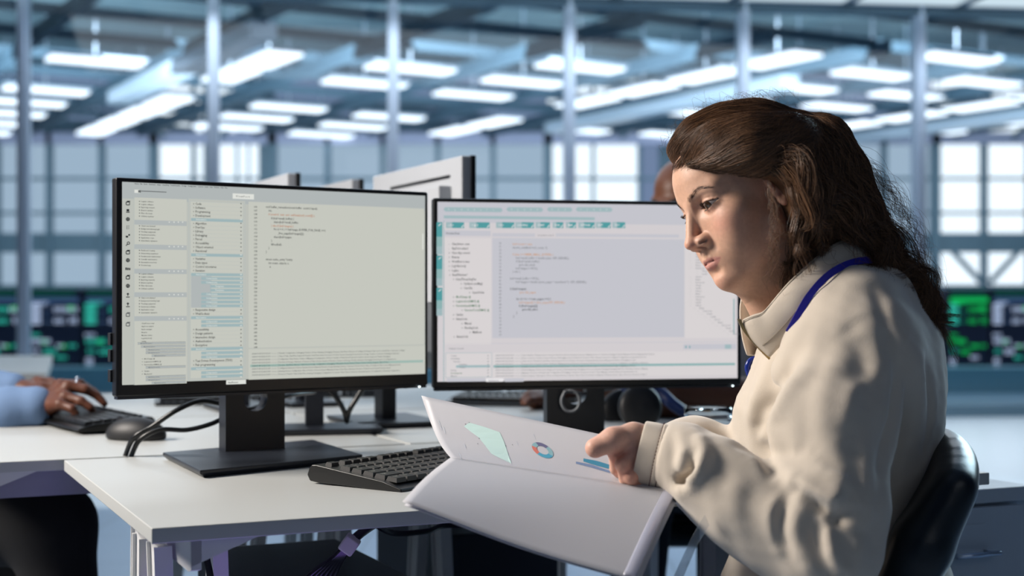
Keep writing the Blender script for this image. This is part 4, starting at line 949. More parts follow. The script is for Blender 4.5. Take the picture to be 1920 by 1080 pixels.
def skin_mat(name, deep=False):
    m = mat(name, (0.62, 0.36, 0.26), rough=.48, spec=.45, sss=.0 if deep else .12)
    nt = m.node_tree; b = nt.nodes['Principled BSDF']
    at = nt.nodes.new('ShaderNodeAttribute'); at.attribute_name = 'tint'
    tc = nt.nodes.new('ShaderNodeTexCoord')
    nz = nt.nodes.new('ShaderNodeTexNoise'); nz.inputs['Scale'].default_value = 220; nz.inputs['Detail'].default_value = 3
    n2 = nt.nodes.new('ShaderNodeTexNoise'); n2.inputs['Scale'].default_value = 900; n2.inputs['Detail'].default_value = 2
    nt.links.new(tc.outputs['Object'], nz.inputs['Vector']); nt.links.new(tc.outputs['Object'], n2.inputs['Vector'])
    mx = nt.nodes.new('ShaderNodeMix'); mx.data_type = 'RGBA'; mx.blend_type = 'MULTIPLY'
    rp = nt.nodes.new('ShaderNodeMapRange'); rp.inputs['To Min'].default_value = .86; rp.inputs['To Max'].default_value = 1.12
    nt.links.new(nz.outputs['Fac'], rp.inputs['Value']); cb = nt.nodes.new('ShaderNodeCombineColor')
    for i in range(3): nt.links.new(rp.outputs['Result'], cb.inputs[i])
    mx.inputs['Factor'].default_value = 1.0
    nt.links.new(at.outputs['Color'], mx.inputs[6]); nt.links.new(cb.outputs['Color'], mx.inputs[7])
    nt.links.new(mx.outputs[2], b.inputs['Base Color'])
    bp = nt.nodes.new('ShaderNodeBump'); bp.inputs['Strength'].default_value = .15; bp.inputs['Distance'].default_value = .0006
    nt.links.new(n2.outputs['Fac'], bp.inputs['Height']); nt.links.new(bp.outputs['Normal'], b.inputs['Normal'])
    return m
M_SKIN = skin_mat('fair_skin')
def skin_tint(V):
    base = np.array([.60, .355, .245]); T = np.tile(base, (len(V), 1))
    X = V * (1, 1, 1); ax = np.abs(V[:, 0])
    def mixin(w, col): 
        nonlocal T
        T = T * (1 - w[:, None]) + np.array(col) * w[:, None]
    g = lambda c, r: np.exp(-(((np.stack([ax, V[:, 1], V[:, 2]], 1) - c) / r) ** 2).sum(1))
    mixin(.45 * g((4.2, 7, -3.0), (1.9, 3, 1.7)), (.66, .27, .20))
    mixin(.45 * g((0, 11, -4), (1.4, 1.5, 1.1)), (.68, .30, .23))
    mixin(.5 * g((7.2, -1, -1), (1.5, 3, 3)), (.66, .28, .20))
    mixin(.35 * g((0, 9, -10), (1.6, 2, 1.2)), (.68, .33, .26))
    mixin(.45 * g((3.1, 8, 0.), (1.8, 1.8, .9)), (.50, .26, .20))
    for r_ in NOS: mixin(.75 * g((abs(r_[0]), r_[1] - .2, r_[2] - .02), (.30, .4, .24)), (.10, .035, .025))  # nostril shade painted into the skin tint
    # lips
    x = ax / 2.55; q = np.clip(1 - x ** 2, 0, 1)
    up = -6.9 + .62 * q * (1 - .25 * np.exp(-(ax / .3) ** 2)) - .05 * x; lo = -6.95 - 1.02 * np.clip(1 - x ** 2.4, 0, 1)
    z = V[:, 2]; w = np.clip((up - z) / .12 + .5, 0, 1) * np.clip((z - lo) / .14 + .5, 0, 1) * (V[:, 1] > 6.8) * (ax < 2.5)
    mixin(.8 * w, (.50, .215, .19))
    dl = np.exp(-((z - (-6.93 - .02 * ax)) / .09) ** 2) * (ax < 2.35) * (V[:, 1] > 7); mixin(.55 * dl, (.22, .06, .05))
    # upper lash line
    for s_ in (1,):
        xx = (ax - 3.12) / 1.58; qq = np.clip(1 - xx * xx, 0, 1); upl = .36 * qq - .05 * xx + .02 - .12 * (1 - xx) + .08
        w = np.exp(-((z - upl - .02) / .10) ** 2) * (np.abs(xx) < 1.02) * (V[:, 1] > 6.5); mixin(.7 * w, (.10, .045, .03))
    return T

M_EYE = mat('eyeball', (.8, .76, .72), rough=.12, spec=.5, coat=0)
nt = M_EYE.node_tree; b = nt.nodes['Principled BSDF']
tc = nt.nodes.new('ShaderNodeTexCoord'); sp = nt.nodes.new('ShaderNodeSeparateXYZ'); nt.links.new(tc.outputs['Object'], sp.inputs[0])
cr = nt.nodes.new('ShaderNodeValToRGB'); el = cr.color_ramp.elements
el[0].position = 0.0; el[0].color = (.55, .49, .46, 1); el[1].position = .87; el[1].color = (.52, .45, .42, 1)  # white of the eye carries a shadow tone in its colour
for pz, cc in ((.88, (.03, .02, .015)), (.92, (.05, .025, .012)), (.983, (.075, .035, .014)), (.988, (.004, .004, .004))):
    e_ = el.new(pz); e_.color = (*cc, 1)
nt.links.new(sp.outputs['Y'], cr.inputs['Fac']); nt.links.new(cr.outputs['Color'], b.inputs['Base Color'])

def build_head_parts(root):
    for sx in (-1, 1):
        c = h2w(EYC * (sx, 1, 1)); mb = MB()
        u = 32; V = []; F = []
        bm = bmesh.new(); bmesh.ops.create_uvsphere(bm, u_segments=32, v_segments=24, radius=1.0)
        me = bpy.data.meshes.new('eyeball'); bm.to_mesh(me); bm.free(); me.materials.append(M_EYE)
        me.polygons.foreach_set('use_smooth', np.ones(len(me.polygons), bool))
        o = bpy.data.objects.new('eyeball', me); C.objects.link(o)
        gz = Matrix.Rotation(-.20, 3, 'X') @ Matrix.Rotation(.20, 3, 'Z')
        R_ = Matrix(HR.tolist()) @ gz
        M_ = Matrix.Translation(c) @ R_.to_4x4() @ Matrix.Scale(EYR * HS, 4)
        o.parent = root; o.matrix_parent_inverse = W(root).inverted(); o.matrix_basis = M_
    # eyebrows and lashes: short strands
    S = []; PP = []
    for sx in (-1, 1):
        n = 230
        for i in range(n):
            t = rng.uniform(0, 1); xb = 1.15 + 3.75 * t
            zb = 1.35 + 1.05 * math.sin(min(t * 1.25, 1) * PI / 2) - .75 * max(0, t - .62) / .38 + rng.normal() * (.20 * (1 - .65 * t))
            PP.append((sx, t, sx * xb, 8.9 - .55 * t - 1.1 * t * t, zb))
    PP = np.array(PP); Q = PP[:, 2:].copy()
    for _ in range(5): Q = Q - SK.grad(Q, .02) * SK(Q)[:, None]
    NN = SK.grad(Q, .05)
    for (sx, t, *_), p, N in zip(PP, Q, NN):
            d = np.array([sx * (.35 + .75 * t), -.25 * t, .75 * (1 - t) - .35 * t + rng.normal() * .12]); d -= N * (d @ N); d /= np.linalg.norm(d)
            L = rng.uniform(.45, .8) * (1 - .35 * t); s = np.linspace(0, 1, 5)[:, None]
            S.append(p - N * .03 + d * L * s + N * (.10 * s * (1.2 - s)))
    V, F = strands_mesh(h2w(np.array(S)), .00011, .00004)
    fast_mesh('eyebrow', V, F, M_BROW, root)
    S = []
    for sx in (-1, 1):
        for i in range(110):
            t = rng.uniform(-1, 1); q = 1 - t * t; x = 3.12 + 1.56 * t
            z = .36 * q - .05 * t + .02 - .24 * (1 - t) * .5 + .08
            dxy = math.sqrt(max(.01, (EYR + .12) ** 2 - (x - 3.05) ** 2 - (z) ** 2)); p = np.array([sx * x, EYC[1] + dxy, z])
            d = np.array([sx * (.45 * t + .25), .85, -.30]); d /= np.linalg.norm(d); L = (.55 + .25 * (t > -.3)) * (.55 if sx > 0 else 1) ; s = np.linspace(0, 1, 6)[:, None]
            S.append(p + d * L * s * rng.uniform(.7, 1) + np.array([0, 0, .38]) * s ** 2)
            if i % 2 == 0:
                z2 = -.50 * q + .02 - .04 * t - .12 * (1 - t) + .08; p = np.array([sx * x, EYC[1] + math.sqrt(max(.01, (EYR + .12) ** 2 - (x - 3.05) ** 2 - z2 ** 2)), z2])
                S.append(p + np.array([sx * .3 * t, .6, -.5]) * .4 * s)
    V, F = strands_mesh(h2w(np.array(S)), .00019, .00004)
    fast_mesh('eyelashes', V, F, M_BROW, root)
M_BROW = mat('dark_brown_brow_hair', s2l(52, 36, 30), rough=.5)
# ================================================================ the woman: body, jacket, collar, hair
def page_up(u, v):   # u along the fold, v from the fold to the free edge
    A, B, TL, TR = P(845, 858, 1.75), P(1265, 922, 1.66), P(790, 742, 1.90), P(1235, 838, 1.735)
    p = (A * (1 - u) + B * u) * (1 - v) + (TL * (1 - u) + TR * u) * v
    return p + np.array([0.02, .35, -.5]) * .030 * math.sin(PI * v) * (1 - .5 * u)
M_SKINW = M_SKIN
def hand_sdf(S, w0, w1, mcp, pip, dip, tip, rad, thumb, rthumb, palm_r=.016):
    """continuous forearm stub, palm and five fingers"""
    S.chain([w0, w1], [.026, .024], k=.01)
    for m in mcp: S.cap(w1, m, palm_r, palm_r * .58, k=.008)
    for i in range(3): S.cap(mcp[i] * .9 + w1 * .1, mcp[i + 1] * .9 + w1 * .1, palm_r * .52, palm_r * .52, k=.006)
    for m, a, b, c, r in zip(mcp, pip, dip, tip, rad):
        S.cap(m, a, r * 1.15, r * .98, k=.004); S.ell(m, r * 1.32, k=.004); S.ell(a, r * 1.08, k=.003); S.cap(a, b, r * .95, r * .86, k=.0012); S.cap(b, c, r * .88, r * .72, k=.0012)
    S.chain(thumb, rthumb, k=.007)
def build_woman():
    root = thing('woman', P(1560, 1190, 1.84) * (1, 1, 0), 'woman with tied-back wavy brown hair in a cream fleece jacket reading papers at the desk', 'person')
    # ---- body surface: head + core + near hand
    core = SDF()
    NB = P(1585, 625, 1.83); pel = P(1585, 1215, 1.84)
    core.cap(NB, P(1580, 760, 1.84), .055, .095, k=.05); core.ell(P(1585, 800, 1.84), (.09, .14, .15), k=.04); core.cap(P(1580, 900, 1.84), pel, .095, .12, k=.05)
    core.ell(pel, (.13, .165, .10), k=.05)
    core.chain([P(1610, 660, 1.70), P(1560, 850, 1.65), P(1545, 1010, 1.615), P(1400, 945, 1.645), P(1285, 858, 1.685)], [.045, .04, .034, .032, .024], k=.02)
    core.chain([P(1560, 660, 1.98), P(1450, 880, 1.97), P(1400, 930, 1.94), P(1300, 870, 1.86), P(1240, 862, 1.80)], [.045, .04, .034, .03, .024], k=.02)
    for s_, yk in ((-1, 1.75), (1, 1.93)):
        hipp = np.array([pel[0] - .02, 1.84 + s_ * .09, pel[2] - .01]); knee = np.array([pel[0] - .42, 1.84 + s_ * .11, .50]); ank = np.array([pel[0] - .40, 1.84 + s_ * .12, .09])
        core.chain([hipp, knee, ank], [.078, .052, .038], k=.02); core.cap(ank + [0, 0, -.045], ank + [-.14, 0, -.058], .035, .028, k=.02)
    V1, Q1 = core.mesh(.009)
    Hn = SDF()
    Yh = 0.005
    q = lambda x, y, Y: P(x, y, Y + Yh)
    mcp = [q(1182, 826, 1.692), q(1190, 848, 1.680), q(1199, 870, 1.680), q(1210, 888, 1.690)]
    pip = [q(1153, 850, 1.684), q(1167, 872, 1.671), q(1183, 894, 1.672), q(1200, 903, 1.683)]
    dip = [q(1154, 879, 1.692), q(1172, 899, 1.680), q(1190, 913, 1.682), q(1206, 915, 1.690)]
    tip = [q(1168, 895, 1.704), q(1186, 908, 1.694), q(1203, 917, 1.694), q(1216, 917, 1.700)]
    hand_sdf(Hn, P(1330, 880, 1.672), P(1268, 850, 1.690), mcp, pip, dip, tip, [.0082, .0084, .0080, .0070],
             [q(1245, 828, 1.695), q(1188, 817, 1.686), q(1150, 824, 1.675), q(1116, 840, 1.673)], [.017, .0150, .0138, .0120])
    V2, Q2 = Hn.mesh(.0014); V2 = relax(V2, Q2, 2, .4)
    Fr = SDF(); z = lambda x, y, Y: P(x, y, Y)
    hand_sdf(Fr, P(1290, 868, 1.85), P(1235, 862, 1.80), [z(1190, 880, 1.78), z(1186, 896, 1.785), z(1188, 912, 1.79), z(1196, 924, 1.80)],
             [z(1158, 888, 1.76), z(1156, 904, 1.765), z(1162, 918, 1.77), z(1174, 928, 1.78)], [z(1140, 900, 1.755), z(1140, 912, 1.755), z(1148, 924, 1.76), z(1162, 932, 1.765)],
             [z(1130, 910, 1.75), z(1132, 920, 1.75), z(1142, 930, 1.755), z(1156, 936, 1.76)], [.0095, .0095, .009, .008], [z(1215, 852, 1.79), z(1180, 862, 1.765), z(1150, 872, 1.75)], [.014, .013, .011])
    V3, Q3 = Fr.mesh(.003)
    hv = h2w(HV); n1, n2, n3 = len(hv), len(V1), len(V2)
    V = np.vstack([hv, V1, V2, V3]); Q = np.vstack([HQ, Q1 + n1, Q2 + n1 + n2, Q3 + n1 + n2 + n3])
    body = fast_mesh('body', V, Q, M_SKIN, root)
    T2 = np.tile([.66, .41, .31], (n2 + n3 + len(V3), 1)); kn = np.zeros(len(T2))
    for a in mcp + pip + [P(1114, 840, 1.678), P(1150, 824, 1.679)]: kn += np.exp(-(np.linalg.norm(V[n1:] - a, axis=1) / .013) ** 2)
    kn = np.clip(kn, 0, 1)[:, None] * .55; T2 = T2 * (1 - kn) + np.array([.66, .27, .20]) * kn
    smooth_attr(body, 'tint', np.vstack([skin_tint(HV), T2]))
    build_head_parts(root)
    # ---- jacket
    J = SDF()
    J.ell(P(1590, 705, 1.84), (.098, .165, .125), k=.05)
    J.ell(P(1572, 800, 1.84), (.118, .152, .15), k=.05)
    J.cap(P(1565, 880, 1.84), P(1570, 1160, 1.84), .115, .135, k=.05)
    J.ell(P(1570, 1130, 1.84), (.145, .175, .10), k=.05)
    J.cap(P(1560, 600, 1.82), P(1600, 680, 1.83), .070, .10, k=.06)
    J.cap(P(1524, 690, 1.80), P(1490, 785, 1.82), .038, .072, k=.04)
    J.chain([P(1492, 697, 1.715), P(1526, 645, 1.708), P(1563, 598, 1.708), P(1606, 556, 1.722), P(1655, 550, 1.77)], [.030, .031, .031, .031, .035], k=.018)
    J.cap(P(1610, 610, 1.95), P(1630, 645, 1.70), .055, .055, k=.06)
    J.chain([P(1622, 655, 1.695), P(1562, 800, 1.66), P(1552, 940, 1.625), P(1545, 1025, 1.615)], [.062, .070, .067, .064], k=.016)
    J.chain([P(1540, 1028, 1.615), P(1462, 992, 1.628), P(1398, 950, 1.64), P(1335, 898, 1.66), P(1282, 860, 1.68)], [.062, .053, .052, .047, .041], k=.020)
    J.chain([P(1280, 858, 1.682), P(1232, 849, 1.691)], [.041, .036], k=.012)
    J.chain([P(1560, 660, 1.97), P(1450, 880, 1.96), P(1400, 925, 1.94), P(1300, 858, 1.87), P(1225, 856, 1.80)], [.062, .06, .056, .047, .040], k=.03)
    # cuff mouth and hollow
    ax = P(1225, 849, 1.692) - P(1285, 865, 1.681); ax /= np.linalg.norm(ax); c0 = P(1197, 846, 1.697)
    c2 = c0 - ax * .028
    def beyond(p): return -((p - c2) @ ax)
    J.fun(lambda p: np.maximum(beyond(p), np.linalg.norm(p - c0, axis=-1) - .10), c0 - .1, c0 + .1, 's', .004)
    J.ell(P(1287, 897, 1.634), (.014, .013, .010), 's', .010)
    V, Q = J.mesh(.0042); V = relax(V, Q, 2, .5); N = vnormals(V, Q)
    if (N[np.argmax(V[:, 0])] @ [1, 0, 0]) < 0: N = -N
    strokes = [([(1486, 702), (1446, 755), (1421, 790), (1430, 840), (1445, 885), (1478, 922)], -.009, .010), ([(1515, 700), (1468, 760), (1450, 800), (1460, 850), (1480, 890)], .007, .012),  # (pixels of a stroke on the cloth, height, width)
        ([(1672, 640), (1688, 720), (1676, 800), (1650, 900), (1625, 1000)], -.011, .011),
        ([(1700, 640), (1722, 740), (1712, 830)], .007, .016),
        ([(1500, 920), (1535, 948), (1570, 975)], -.012, .007), ([(1490, 900), (1530, 925), (1590, 945)], .008, .009),
        ([(1545, 990), (1580, 960), (1600, 900)], -.005, .008), ([(1480, 915), (1446, 960), (1458, 1030)], .005, .009),
        ([(1430, 900), (1405, 935), (1412, 990)], -.0025, .012), ([(1398, 856), (1430, 880), (1470, 908)], .005, .010), ([(1500, 940), (1492, 1000), (1510, 1060)], .006, .010),
        ([(1550, 975), (1560, 1040), (1590, 1080)], .006, .009), ([(1475, 930), (1462, 990), (1478, 1040)], -.004, .007), ([(1528, 965), (1535, 1030), (1555, 1070)], -.006, .008),
        ([(1270, 805), (1283, 850), (1276, 885)], .009, .010), ([(1300, 810), (1322, 850), (1302, 895), (1278, 915)], .010, .009), ([(1276, 905), (1297, 880), (1296, 860)], -.013, .006),
        ([(1258, 795), (1262, 850), (1256, 905)], -.005, .006), ([(1330, 835), (1352, 880), (1345, 930)], -.003, .012), ([(1320, 830), (1390, 862), (1450, 905)], .005, .012),
        ([(1560, 700), (1545, 780), (1560, 850), (1575, 920)], .006, .018), ([(1520, 640), (1490, 720), (1475, 800)], .006, .018), ([(1600, 620), (1620, 700), (1618, 780)], -.006, .015),
        ([(1640, 540), (1660, 600), (1668, 660)], -.004, .008), ([(1480, 700), (1450, 760), (1435, 800)], -.008, .012), ([(1440, 690), (1415, 760), (1418, 800)], .008, .016),
        ([(1590, 930), (1620, 870), (1625, 800)], .006, .014), ([(1610, 860), (1600, 920), (1570, 1000)], -.006, .010), ([(1655, 860), (1635, 960), (1600, 1060)], .007, .012),
        ([(1440, 850), (1470, 850), (1500, 845)], -.005, .008), ([(1700, 700), (1690, 800), (1675, 900)], -.008, .008), ([(1735, 680), (1745, 760), (1735, 840)], -.006, .008),
        ([(1545, 880), (1590, 905), (1610, 935)], .006, .008), ([(1530, 850), (1570, 880), (1600, 900)], -.005, .008), ([(1640, 700), (1600, 745), (1580, 820)], .006, .013),
    ]
    D = np.zeros(len(V))
    for pts, amp, w in strokes:
        L = [J.ray(x, y) for x, y in pts]; L = [l for l in L if l is not None]
        if len(L) < 2: continue
        L = catmull(np.array(L), 5); m = (np.abs(V - L.mean(0)).max(1) < .3)
        d, t = polydist(V[m], L); e = np.zeros(len(V)); e[m] = amp * np.exp(-(d / w) ** 2) * np.sin(np.clip(t, .06, .94) * PI) ** .5; D += e
    arm = (V[:, 1] < 1.75); D += .0022 * vnoise(V, 34, 3) + .0012 * vnoise(V, 90, 5)
    # cuff seams
    t = (V - c0) @ ax; rad = np.linalg.norm(V - c0 - t[:, None] * ax, axis=1); nearc = (rad < .06)
    D *= np.where(nearc, np.clip((-t - .03) / .04, 0, 1), 1)
    V = V + N * D[:, None]; V = relax(V, Q, 1, .3)
    jk = fast_mesh('jacket', V, Q, M_FLEECE, root)
    # ---- cuff band with its double seam
    e1 = np.cross(ax, [0, 0, 1.]); e1 /= np.linalg.norm(e1); e2 = np.cross(e1, ax); nn = 64; a = np.arange(nn) * 2 * PI / nn
    prof = [(-.030, .0335), (-.004, .0330), (-.001, .0338), (0, .0352), (-.001, .0366), (-.004, .0372), (-.0215, .0385), (-.0225, .0374), (-.0235, .0386), (-.0290, .0390), (-.0300, .0378), (-.0310, .0392), (-.040, .0402), (-.046, .0395), (-.048, .034)]
    V = []
    for h_, r_ in prof:
        rr = r_ * (1 + .022 * np.sin(3 * a + 1 + h_ * 60) * min(1, -h_ / .02 + .3) + .012 * np.sin(7 * a + h_ * 120)); rz_ = 1.03
        V.append(c0 + ax * (h_ + .004 * np.cos(a))[:, None] + e1 * (rr * np.cos(a))[:, None] * .86 + e2 * (rr * np.sin(a) * rz_)[:, None])
    V = np.vstack(V); F = [[i * nn + k, i * nn + (k + 1) % nn, (i + 1) * nn + (k + 1) % nn, (i + 1) * nn + k] for i in range(len(prof) - 1) for k in range(nn)]
    cf = mesh_obj('cuff', V, F, M_FLEECE, jk, True); sb = cf.modifiers.new('u', 'SUBSURF'); sb.levels = 1; sb.render_levels = 2
    mb = MB()
    for row in (7, 10):
        R_ = V[row * nn:(row + 1) * nn]
        for k in range(nn):
            p, q_ = R_[k], R_[(k + 1) % nn]; o_ = (p + q_) / 2 - c0; o_ -= ax * (o_ @ ax); o_ /= np.linalg.norm(o_); mb.bar(p + o_ * (.0024 if row == 7 else .0013) + (q_ - p) * .12, q_ + o_ * (.0024 if row == 7 else .0013) - (q_ - p) * .12, .0009, .0006, o_)
    mb.build('stitching', M_STITCH, cf)
    # ---- collar
    top = [(1388, 599, 1.748), (1409, 590, 1.735), (1430, 583, 1.73), (1448, 564, 1.728), (1471, 536, 1.728), (1497, 510, 1.73), (1531, 481, 1.735), (1567, 456, 1.745), (1609, 442, 1.775), (1650, 450, 1.83),
           (1620, 462, 1.90), (1550, 485, 1.93), (1480, 520, 1.93), (1425, 540, 1.91), (1392, 545, 1.88)]
    bot = [(1443, 672, 1.752), (1450, 664, 1.738), (1462, 650, 1.725), (1482, 628, 1.715), (1505, 600, 1.708), (1530, 570, 1.708), (1560, 540, 1.712), (1595, 515, 1.73), (1640, 505, 1.77), (1680, 525, 1.84),
           (1640, 560, 1.93), (1560, 600, 1.96), (1480, 640, 1.95), (1430, 665, 1.92), (1402, 668, 1.88)]
    T_ = catmull([P(*a) for a in top], 8); B_ = catmull([P(*a) for a in bot], 8); n = len(T_); rows = 9
    ctr = P(1545, 580, 1.83); V = []
    for r in range(rows):
        v = r / (rows - 1)
        p = B_ * (1 - v) + T_ * v; o = p - ctr; o[:, 2] = 0; o /= np.linalg.norm(o, axis=1)[:, None]
        V.append(p + o * (.007 * math.sin(PI * v) - .004 * (v > .9)) + o * (.0015 * vnoise(p, 60, 9))[:, None])
    V = np.vstack(V); F = [[r * n + i, r * n + i + 1, (r + 1) * n + i + 1, (r + 1) * n + i] for r in range(rows - 1) for i in range(n - 1)]
    co = mesh_obj('collar', V, F, M_FLEECE, jk, True)
    sd = co.modifiers.new('s', 'SOLIDIFY'); sd.thickness = .0045; sd.offset = 0; sb = co.modifiers.new('u', 'SUBSURF'); sb.levels = 1; sb.render_levels = 2
    mb = MB(); zp = catmull([P(1386, 599, 1.744), P(1396, 620, 1.744), P(1416, 645, 1.746), P(1443, 673, 1.748)], 8)
    mb.tube(zp, .0016, 6)
    for i in np.linspace(0, len(zp) - 2, 34):
        a = zp[int(i)] * (1 - i % 1) + zp[int(i) + 1] * (i % 1); mb.box(a, (.0042, .003, .0012))
    mb.build('zipper', M_BRASS, jk, label='brass zip teeth along the open collar')
    mb = MB(); zp = catmull([P(1442, 540, 1.905), P(1441, 575, 1.905), P(1438, 640, 1.905)], 6); mb.tube(zp, .0018, 6)
    for i in np.linspace(0, len(zp) - 2, 30):
        a = zp[int(i)] * (1 - i % 1) + zp[int(i) + 1] * (i % 1); mb.box(a, (.005, .003, .0012))
    mb.build('zipper', M_BRASS, jk)
    mb = MB()
    for vv, i0, i1 in ((.26, 6, 78), (.93, 2, 78)):
        p = B_ * (1 - vv) + T_ * vv; o = p - ctr; o[:, 2] = 0; o /= np.linalg.norm(o, axis=1)[:, None]; p = p + o * (.007 * math.sin(PI * vv) + .0024); mb.tube(p[i0:i1], .0006, 5)
    mb.build('seam', mat('collar_seam_thread', s2l(150, 140, 126), rough=.9), co)  # collar stitch lines in a slightly darker thread
    # ---- lanyard
    pts = [(1479, 623, 1.705), (1495, 594, 1.698), (1516, 557, 1.698), (1547, 521, 1.702), (1583, 498, 1.715), (1622, 488, 1.74), (1665, 492, 1.79)]
    def ribbon(L, w, th=.0012):
        L = catmull([P(*a) for a in L], 8); T = np.gradient(L, axis=0); T /= np.linalg.norm(T, axis=1)[:, None]
        S_ = np.cross(T, np.array([0.05, -1, .25])); S_ /= np.linalg.norm(S_, axis=1)[:, None]; Nn = np.cross(S_, T); m = len(L); V = np.vstack([L + S_ * w / 2 + Nn * th, L - S_ * w / 2 + Nn * th, L - S_ * w / 2 - Nn * th, L + S_ * w / 2 - Nn * th])
        F = [[k * m + i, ((k + 1) % 4) * m + i, ((k + 1) % 4) * m + i + 1, k * m + i + 1] for k in range(4) for i in range(m - 1)] + [[0, m, 2 * m, 3 * m], [m - 1, 4 * m - 1, 3 * m - 1, 2 * m - 1]]
        return V, F
    mb = MB(); mb.add(*ribbon(pts, .0085)); lb = MB(); lb.add(*ribbon([(1402, 740, 1.865), (1388, 775, 1.865), (1376, 800, 1.862), (1350, 848, 1.855)], .011))
    ln = mb.build('lanyard', M_LANYARD, root, label='royal blue lanyard'); lb.build('lanyard_end', M_LANYARD, ln)
    mb = MB(); mb.tube(catmull([P(1412, 715, 1.87), P(1402, 692, 1.87), P(1407, 677, 1.87), P(1422, 673, 1.87), P(1432, 684, 1.87), P(1440, 700, 1.87)], 6), .0042, 8); mb.tube(catmull([P(1412, 715, 1.86), P(1414, 692, 1.86), P(1428, 690, 1.86)], 5), .0035, 8)
    mb.build('clip', M_CLIP, ln, smooth=True)
    mb = MB(); a_ = [P(1322, 965, 1.60), P(1296, 1010, 1.60), P(1262, 1085, 1.60), P(1278, 1090, 1.60), P(1308, 1020, 1.60), P(1330, 985, 1.60)]; mb.prism(a_, (0, .002, 0)); mb.build('badge_holder', M_PLASTIC, ln)
    # ---- trousers
    tr = SDF()
    tr.ell(pel + [0, 0, -.01], (.142, .175, .105), k=.05)
    for s_ in (-1, 1):
        hipp = np.array([pel[0] - .02, 1.84 + s_ * .09, pel[2] - .01]); knee = np.array([pel[0] - .42, 1.84 + s_ * .11, .50]); ank = np.array([pel[0] - .40, 1.84 + s_ * .12, .12])
        tr.chain([hipp, knee, ank], [.092, .070, .058], k=.02)
    V, Q = tr.mesh(.010); fast_mesh('trousers', V, Q, M_NAVY, root)
    for s_ in (-1, 1):
        ank = np.array([pel[0] - .40, 1.84 + s_ * .12, .05]); sh = SDF(); sh.chain([ank, ank + [-.09, 0, -.01], ank + [-.15, 0, -.018]], [.045, .042, .032], k=.02)
        sh.fun(lambda p: -p[..., 2] + .002, ank - .3, ank + .3, 's' if False else 'i', 0) if False else None
        V, Q = sh.mesh(.008); V[:, 2] = np.maximum(V[:, 2], .001); fast_mesh('shoe', V, Q, M_BLACK, root)
    hair(root)
    return root
M_FLEECE = mat('cream_fleece', s2l(200, 189, 174), rough=.9, spec=.15, sheen=.4, bump=(700, .35, .0008))
M_BRASS = mat('brass', (.55, .40, .18), rough=.35, metal=1)
M_STITCH = mat('brown_thread', s2l(96, 62, 58), rough=.8)
M_LANYARD = mat('blue_ribbon', s2l(38, 36, 165), rough=.6, bump=(900, .4, .0006))
M_CLIP = mat('dark_blue_gloss', s2l(20, 40, 120), rough=.2)
M_PLASTIC = mat('clear_plastic', (.8, .82, .85), rough=.1, trans=.85, alpha=.5)
M_NAVY = mat('navy_cloth', s2l(22, 26, 40), rough=.85)
M_BLACK = mat('black_plastic', s2l(24, 25, 28), rough=.45)

